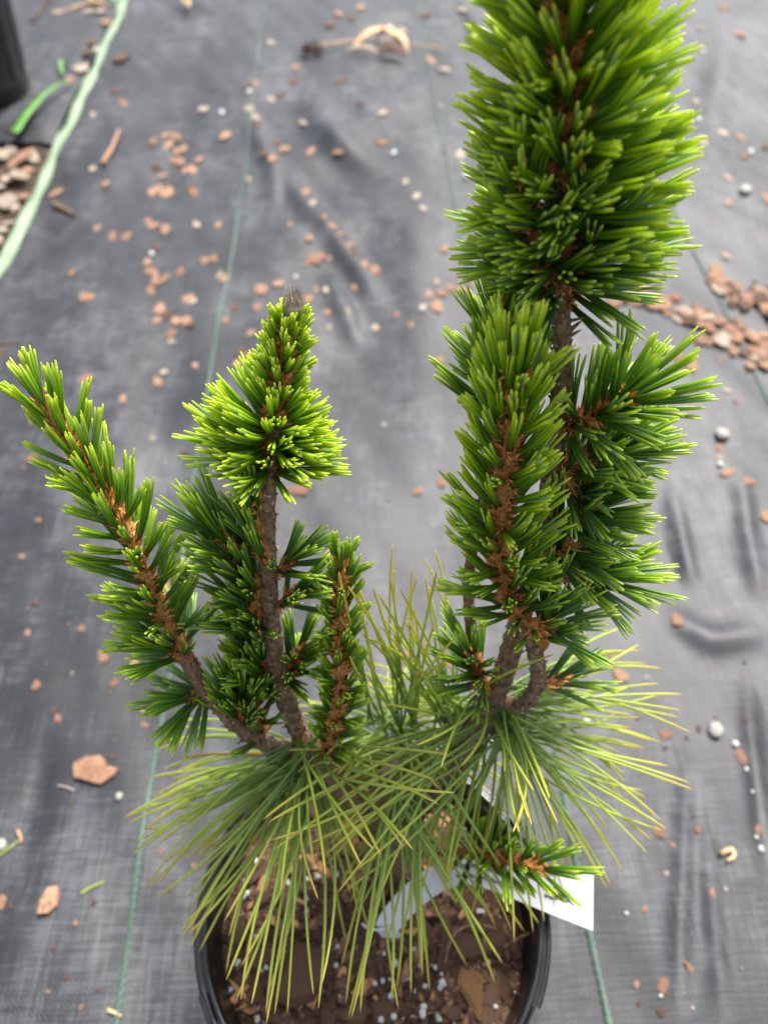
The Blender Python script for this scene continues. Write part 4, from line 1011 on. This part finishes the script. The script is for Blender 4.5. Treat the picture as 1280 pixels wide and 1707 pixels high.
shoot([(446, 940, .152), (436, 870, .160), (432, 820, .165)], 30, .0, (.0220, .0200), (34, 20), (.18, .35), .0018, .0014, 108, azi=lambda o, p, R: o[0] < .1, fuzz=2.2)
shoot([(446, 1110, .142), (434, 1030, .147), (428, 960, .152)], 26, .0, (.0200, .0200), (38, 25), (.12, .25), .0020, .0016, 109, azi=lambda o, p, R: o[0] < .1, fuzz=3)
shoot([(454, 965, .153), (470, 945, .155), (482, 930, .156)], 12, .3, (.0200, .0200), (48, 24), (.2, .28), .0014, .0011, 110, azi=lambda o, p, R: o[0] > -.5)
shoot([(458, 1020, .147), (474, 1000, .149), (488, 985, .150)], 13, .3, (.0220, .0210), (52, 26), (.2, .28), .0014, .0011, 111, azi=lambda o, p, R: o[0] > -.5)
shoot([(470, 1140, .138), (488, 1110, .140), (500, 1080, .142)], 32, .1, (.0200, .0190), (55, 28), (.12, .22), .0014, .0011, 112, azi=lambda o, p, R: o[0] > -.6)
shoot([(538, 1262, .121), (558, 1205, .126), (566, 1140, .132), (567, 1060, .141), (567, 985, .149), (569, 935, .154)], 104, .02, (.0140, .0130), (54, 24), (.28, .45), .0020, .0016, 113, 'rust_stem', fuzz=1.8, front=.35, bend=.05, r=.00051)

shoot([(318, 1100, .137), (300, 1082, .139), (288, 1062, .141)], 20, .1, (.0250, .0250), (62, 40), (.22, .4), .0022, .0020, 114, azi=lambda o, p, R: o[0] < .4, tipfull=False)
shoot([(440, 1235, .128), (432, 1200, .131), (428, 1165, .134)], 16, .1, (.0230, .0230), (46, 24), (.1, .2), .0014, .0011, 115)
# ---- right leader: front shoot, bright crown, side shoots
shoot([(868, 1030, .139), (852, 1000, .142), (840, 960, .1445), (836, 900, .1475), (840, 820, .1505), (848, 730, .153), (858, 650, .155), (862, 600, .156)], 150, .0, (.0245, .0185), (60, 28), (.40, 1.35), .0028, .0020, 120, 'rust_stem', fuzz=2.2, front=.2, bend=.09, r=.00052)
shoot([(905, 1075, .139), (890, 1050, .136), (888, 1036, .135)], 6, .4, (.011, .012), (70, 40), (.25, .3), .0022, .0018, 121, fuzz=6, tipfull=False)
shoot([(886, 1048, .136), (905, 1043, .137), (920, 1042, .138)], 12, .3, (.0245, .0255), (52, 16), (.2, .25), .0012, .0010, 122, azi=lambda o, p, R: o[1] < .8, bend=.02)
shoot([(905, 1060, .138), (908, 1030, .140), (912, 1000, .142)], 12, .1, (.0215, .0220), (36, 14), (.1, .15), .0012, .0010, 123)
shoot([(826, 640 + 60, .184), (829, 610, .188), (834, 540, .191), (838, 500, .193)], 56, .0, (.0250, .0205), (56, 26), (.35, .75), .0024, .0016, 124, bend=.06)
shoot([(936, 470, .1845), (942, 400, .1865), (946, 310, .1880), (948, 210, .1890), (948, 110, .1895), (946, 30, .1895), (944, -40, .189)], 290, .03, (.0252, .0238), (80, 38), (.45, 1.35), .0036, .0026, 125, 'rust_stem', r=.00056, lfun=lambda g, o: (1.06 if o[0] > .3 else 1.0) * (1.08 if g < .4 else 1.0), front=.25, bend=.06, fuzz=1.3, spread=.045)
shoot([(926, 500, .183), (900, 455, .181), (886, 395, .180), (876, 330, .180), (870, 280, .1805)], 44, .08, (.0210, .0190), (62, 30), (.05, .40), .0022, .0015, 126, r=.00052, fuzz=2.0)
shoot([(940, 480, .184), (965, 440, .184), (990, 390, .185), (1005, 340, .186)], 40, .08, (.0225, .0200), (60, 30), (.12, .42), .0020, .0015, 127, r=.00052, fuzz=2.0)
shoot([(934, 712, .172), (962, 700, .170), (1000, 688, .169), (1035, 668, .169), (1052, 660, .169)], 46, .10, (.0235, .0250), (72, 24), (.22, .60), .0018, .0014, 128, fuzz=2.2, azi=lambda o, p, R: True, bend=.05)
shoot([(928, 800, .166), (960, 775, .168), (1000, 755, .170), (1028, 748, .171)], 44, .12, (.0220, .0235), (62, 20), (.18, .45), .0017, .0013, 129, fuzz=1.8)
shoot([(915, 880, .162), (945, 865, .162), (975, 855, .163), (992, 850, .164)], 32, .15, (.0220, .0240), (64, 20), (.15, .38), .0016, .0012, 130, fuzz=1.8)
shoot([(905, 955, .157), (950, 960, .156), (990, 962, .157), (1012, 962, .157)], 30, .25, (.0235, .0260), (62, 16), (.18, .45), .0016, .0012, 131, fuzz=2.2, bend=.0)
shoot([(905, 925, .158), (940, 915, .158), (965, 918, .159)], 24, .2, (.0250, .0250), (66, 26), (.06, .2), .0014, .0011, 132)
shoot([(812, 1155, .138), (803, 1130, .140), (796, 1105, .142), (790, 1085, .144)], 30, .15, (.0235, .0200), (66, 34), (.18, .30), .0020, .0014, 133, fuzz=2.0, azi=lambda o, p, R: o[0] < .55)
shoot([(884, 1150, .135), (910, 1140, .138), (940, 1132, .141)], 12, .4, (.0230, .0240), (40, 14), (.10, .2), .0012, .0010, 134, bend=-.02)
shoot([(930, 780, .168), (955, 820, .166), (990, 808, .166)], 22, .3, (.0220, .0230), (60, 24), (.05, .16), .0013, .0010, 135)
shoot([(937, 505, .184), (940, 470, .185), (943, 430, .186)], 20, .0, (.0235, .0260), (104, 84), (.12, .25), .0032, .0030, 136, fuzz=3, tipfull=False, bend=.02)
# low dark side shoot over the tag
shoot([(770, 1420, .100), (820, 1428, .092), (870, 1440, .086), (905, 1448, .083)], 36, .10, (.0200, .0215), (62, 24), (.28, .50), .0020, .0014, 140, fuzz=1.6, bend=.04)
woody('limb', [(648, 1420, .108), (700, 1420, .106), (772, 1420, .100)], .0028, .0022, 9, 20, pegs=20)

# ---- choose the 300 bundles that show largest; the rest is one part of the pine
tri_v = []; tri_f = []; own = []; off = 0
for bi, (so, bm, B, mdl, tip) in enumerate(BUND):
    V = np.concatenate(bm.v); tri_v.append(V)
    tri_f += [tuple(i + off for i in f) for f in bm.f]; own += [bi] * len(bm.f); off += len(V)
bvh = BVHTree.FromPolygons(np.concatenate(tri_v).tolist(), tri_f)
cvec = Vector(CAMP); score = np.zeros(len(BUND))
for bi, (so, bm, B, mdl, tip) in enumerate(BUND):
    a, b = proj(B), proj(tip); length = float(np.hypot(*(a - b)[:2])) + 14
    V = np.concatenate(bm.v); hit = tot = 0
    for p in V[::23]:
        q = proj(p)
        tot += 1
        if not (0 < q[0] < 1280 and 0 < q[1] < 1707): continue
        d = Vector(p) - cvec; L_ = d.length
        h = bvh.ray_cast(cvec, d / L_, L_ + .01)
        if h[2] is not None and own[h[2]] == bi: hit += 1
    score[bi] = length * hit / max(1, tot)
top = set(np.argsort(-score)[:300].tolist())
rest = MB()
for bi, (so, bm, B, mdl, tip) in enumerate(BUND):
    if bi in top: bm.build('needle_bundle', [M['needle'], M['scale']], B, so, attrs=True)
    else: rest.merge(bm)
tag(rest.build('needle_foliage', [M['needle'], M['scale']], BASE, pine, attrs=True), kind='stuff')

# ---- long old needles radiating from the whorls
LRV = np.array([0, .1, .25, .4, .55, .7, .82, .92, .975, 1.0]); LRR = np.array([.75, .95, 1, 1, 1, .95, .9, .8, .55, .2])
WH = {'L': Py(508, 1256, .126), 'R': Py(826, 1188, .136), 'M': Py(665, 1300, .114), 'B': Py(690, 1262, .138), 'K': Py(640, 1335, .112)}
def sphere_hit(W, px, py, L, zpref):
    d = unit(ray(px, py)); oc = CAMP - W; b = oc @ d; c = oc @ oc - L * L; disc = b * b - c
    if disc <= 0: return CAMP - d * b
    s = math.sqrt(disc); c1, c2 = CAMP + d * (-b - s), CAMP + d * (-b + s)
    return c1 if abs(c1[2] - zpref) < abs(c2[2] - zpref) else c2
LONG = []
def fascicle(wk, px, py, n=4, tint=.35, L=.088, spread=27, arch=.009, dz=-.03, mat='long', seed=None):
    R = random.Random(seed if seed is not None else int(px * 7 + py * 13)); W = WH[wk]
    e0 = sphere_hit(W, px, py, L * R.uniform(.95, 1.05), W[2] + dz)
    base = W + np.array([R.gauss(0, .0045), R.gauss(0, .0045), R.gauss(0, .008)])
    dirn = unit(e0 - W); a = unit(np.cross(dirn, [0, 0, 1])); ar = arch * R.uniform(.4, 1.5)
    dpx = 300.0
    for k in range(n):
        j = spread / 3900.0
        e = e0 + a * R.gauss(0, j) + np.array([0, 0, R.gauss(0, j)]) - dirn * abs(R.gauss(0, .008))
        c = (base + e) / 2 + np.array([0, 0, ar]) + a * R.gauss(0, .006)
        LONG.append((base + a * R.gauss(0, .0006), e, c, min(1, max(0, tint + R.gauss(0, .16))), mat, R.uniform(.00054, .00068)))
T_L = [(255, 1240), (270, 1305), (205, 1360), (212, 1412), (242, 1474), (262, 1330), (325, 1430), (285, 1545), (315, 1588), (348, 1622), (372, 1632), (408, 1678), (418, 1415), (380, 1395), (480, 1480), (500, 1420), (465, 1395), (500, 1700), (450, 1720), (560, 1560), (570, 1425), (600, 1480), (640, 1390), (410, 1350), (475, 1700), (235, 1300), (300, 1420), (690, 1300), (740, 1255), (700, 1375)]
for x, y in T_L: fascicle('L', x, y, 5 if x < 330 else 3 if y > 1530 else 4, .30 if y < 1450 else .36)
T_R = [(598, 1140), (612, 1105), (620, 1165), (555, 1345), (525, 1385), (580, 1425), (530, 1450), (660, 1470), (690, 1535), (705, 1420), (1148, 1217), (1152, 1285), (1122, 1322), (1120, 1250), (1115, 1388), (1095, 1435), (1015, 1490), (905, 1562), (945, 1500), (880, 1500), (850, 1520), (980, 1440), (1040, 1400), (840, 1400), (760, 1480), (1110, 1160), (1108, 1132), (1072, 1078), (1090, 1120), (1075, 1340), (720, 1330), (640, 1225), (800, 1440), (1040, 1240)]
for x, y in T_R: fascicle('R', x, y, 3, .40 if y < 1400 else .42)
T_M = [(690, 1685), (717, 1650), (782, 1618), (852, 1632), (820, 1560), (640, 1690), (600, 1725), (560, 1700), (640, 1600), (780, 1500), (860, 1560), (740, 1440), (905, 1560), (580, 1640)]
for x, y in T_M: fascicle('M', x, y, 2, .46, L=.092, arch=.012, dz=-.02)
T_B = [(608, 955), (640, 930), (668, 915), (700, 920), (712, 960), (600, 1000), (740, 985), (660, 985), (628, 1030), (612, 1070), (730, 1040), (770, 1030), (690, 1060), (580, 1060)]
for k, (x, y) in enumerate(T_B + [(625, 985), (655, 955), (685, 945), (715, 1000), (650, 1040), (700, 1090), (615, 1100), (750, 1080), (590, 1030)]):
    WH['B'] = Py(610 + (k * 47) % 190, 1195 + (k * 29) % 60, .138 + .002 * (k % 4))
    fascicle('B', x, y, 2, .60, L=.108 if k % 3 else .095, arch=.006, dz=.06, spread=60)
T_X = [(440, 1400), (470, 1455), (540, 1440), (585, 1395), (620, 1430), (660, 1400), (700, 1470), (735, 1400), (590, 1340), (505, 1360), (650, 1360), (560, 1500)]
for x, y in T_X: fascicle('R', x, y, 2, .48, L=.095, arch=.011, dz=-.02, spread=30, seed=x + 7)
T_Y = [(720, 1310), (760, 1280), (690, 1420), (640, 1450), (590, 1440), (740, 1350), (660, 1260), (800, 1340)]
for x, y in T_Y: fascicle('L', x, y, 2, .40, L=.085, arch=.012, dz=.0, spread=30, seed=x + 9)
T_K = [(610, 1540), (560, 1470), (740, 1405), (755, 1335), (520, 1410), (690, 1360), (620, 1440)]
for x, y in T_K: fascicle('K', x, y, 3, .3, L=.07, dz=-.02)
WH['N'] = Py(640, 1225, .146)
for x, y in [(480, 1170), (470, 1205), (520, 1150), (560, 1130), (600, 1115), (650, 1105), (690, 1110), (740, 1130), (780, 1190), (800, 1230), (830, 1290), (760, 1320), (700, 1340), (520, 1300), (480, 1280), (560, 1320), (900, 1240), (880, 1330), (540, 1210), (620, 1300)]:
    fascicle('N', x, y, 3, .28, L=.07, dz=.0, spread=22, seed=x)
for x, y in [(1000, 1090), (1040, 1120), (1000, 1210), (960, 1280), (900, 1320), (1060, 1190), (930, 1210), (1050, 1300), (870, 1420), (950, 1380), (740, 1210), (700, 1200), (680, 1270)]:
    fascicle('R', x, y, 3, .32, L=.08, dz=-.005, spread=24, seed=x + 1)
for x, y in [(300, 1290), (330, 1330), (360, 1440), (620, 1270), (660, 1300), (600, 1380), (430, 1480), (540, 1500), (640, 1330), (700, 1260)]:
    fascicle('L', x, y, 3, .30, L=.08, dz=-.01, spread=24, seed=x + 2)
for wk, x, y in (('R', 990, 1330), ('R', 690, 1060), ('L', 290, 1278), ('R', 1020, 1180), ('R', 665, 1190)):
    fascicle(wk, x, y, 1, .6, mat='dead', L=.075)
seen = []
for q in LONG:
    e = proj(q[1]); b = proj(q[0]); seen.append(np.hypot(*(e - b)[:2]) * (1 if 0 < e[0] < 1280 and e[1] < 1720 else .6))
topl = set(np.argsort(-np.array(seen))[:300].tolist())
rest = MB(); rest_d = MB()
for k, (b, e, c, tn, mt, r) in enumerate(LONG):
    one = MB() if k in topl else rest
    needle(one, b, e, c, r, unit([rnd.gauss(0, .4), -.6, 1]), tn, rv=LRV, rr=LRR)
    if k in topl:
        o = one.build('long_needle', M[mt], b, pine, attrs=True)
        if mt == 'dead': o['label'] = 'dead brown needle'
if rest.n: tag(rest.build('needle_thatch', M['long'], BASE, pine, attrs=True), kind='stuff')
print('bundles', len(BUND), 'long', len(LONG), 'U', U_A, U_B, U_C, U_D, 'objects', len(bpy.data.objects))
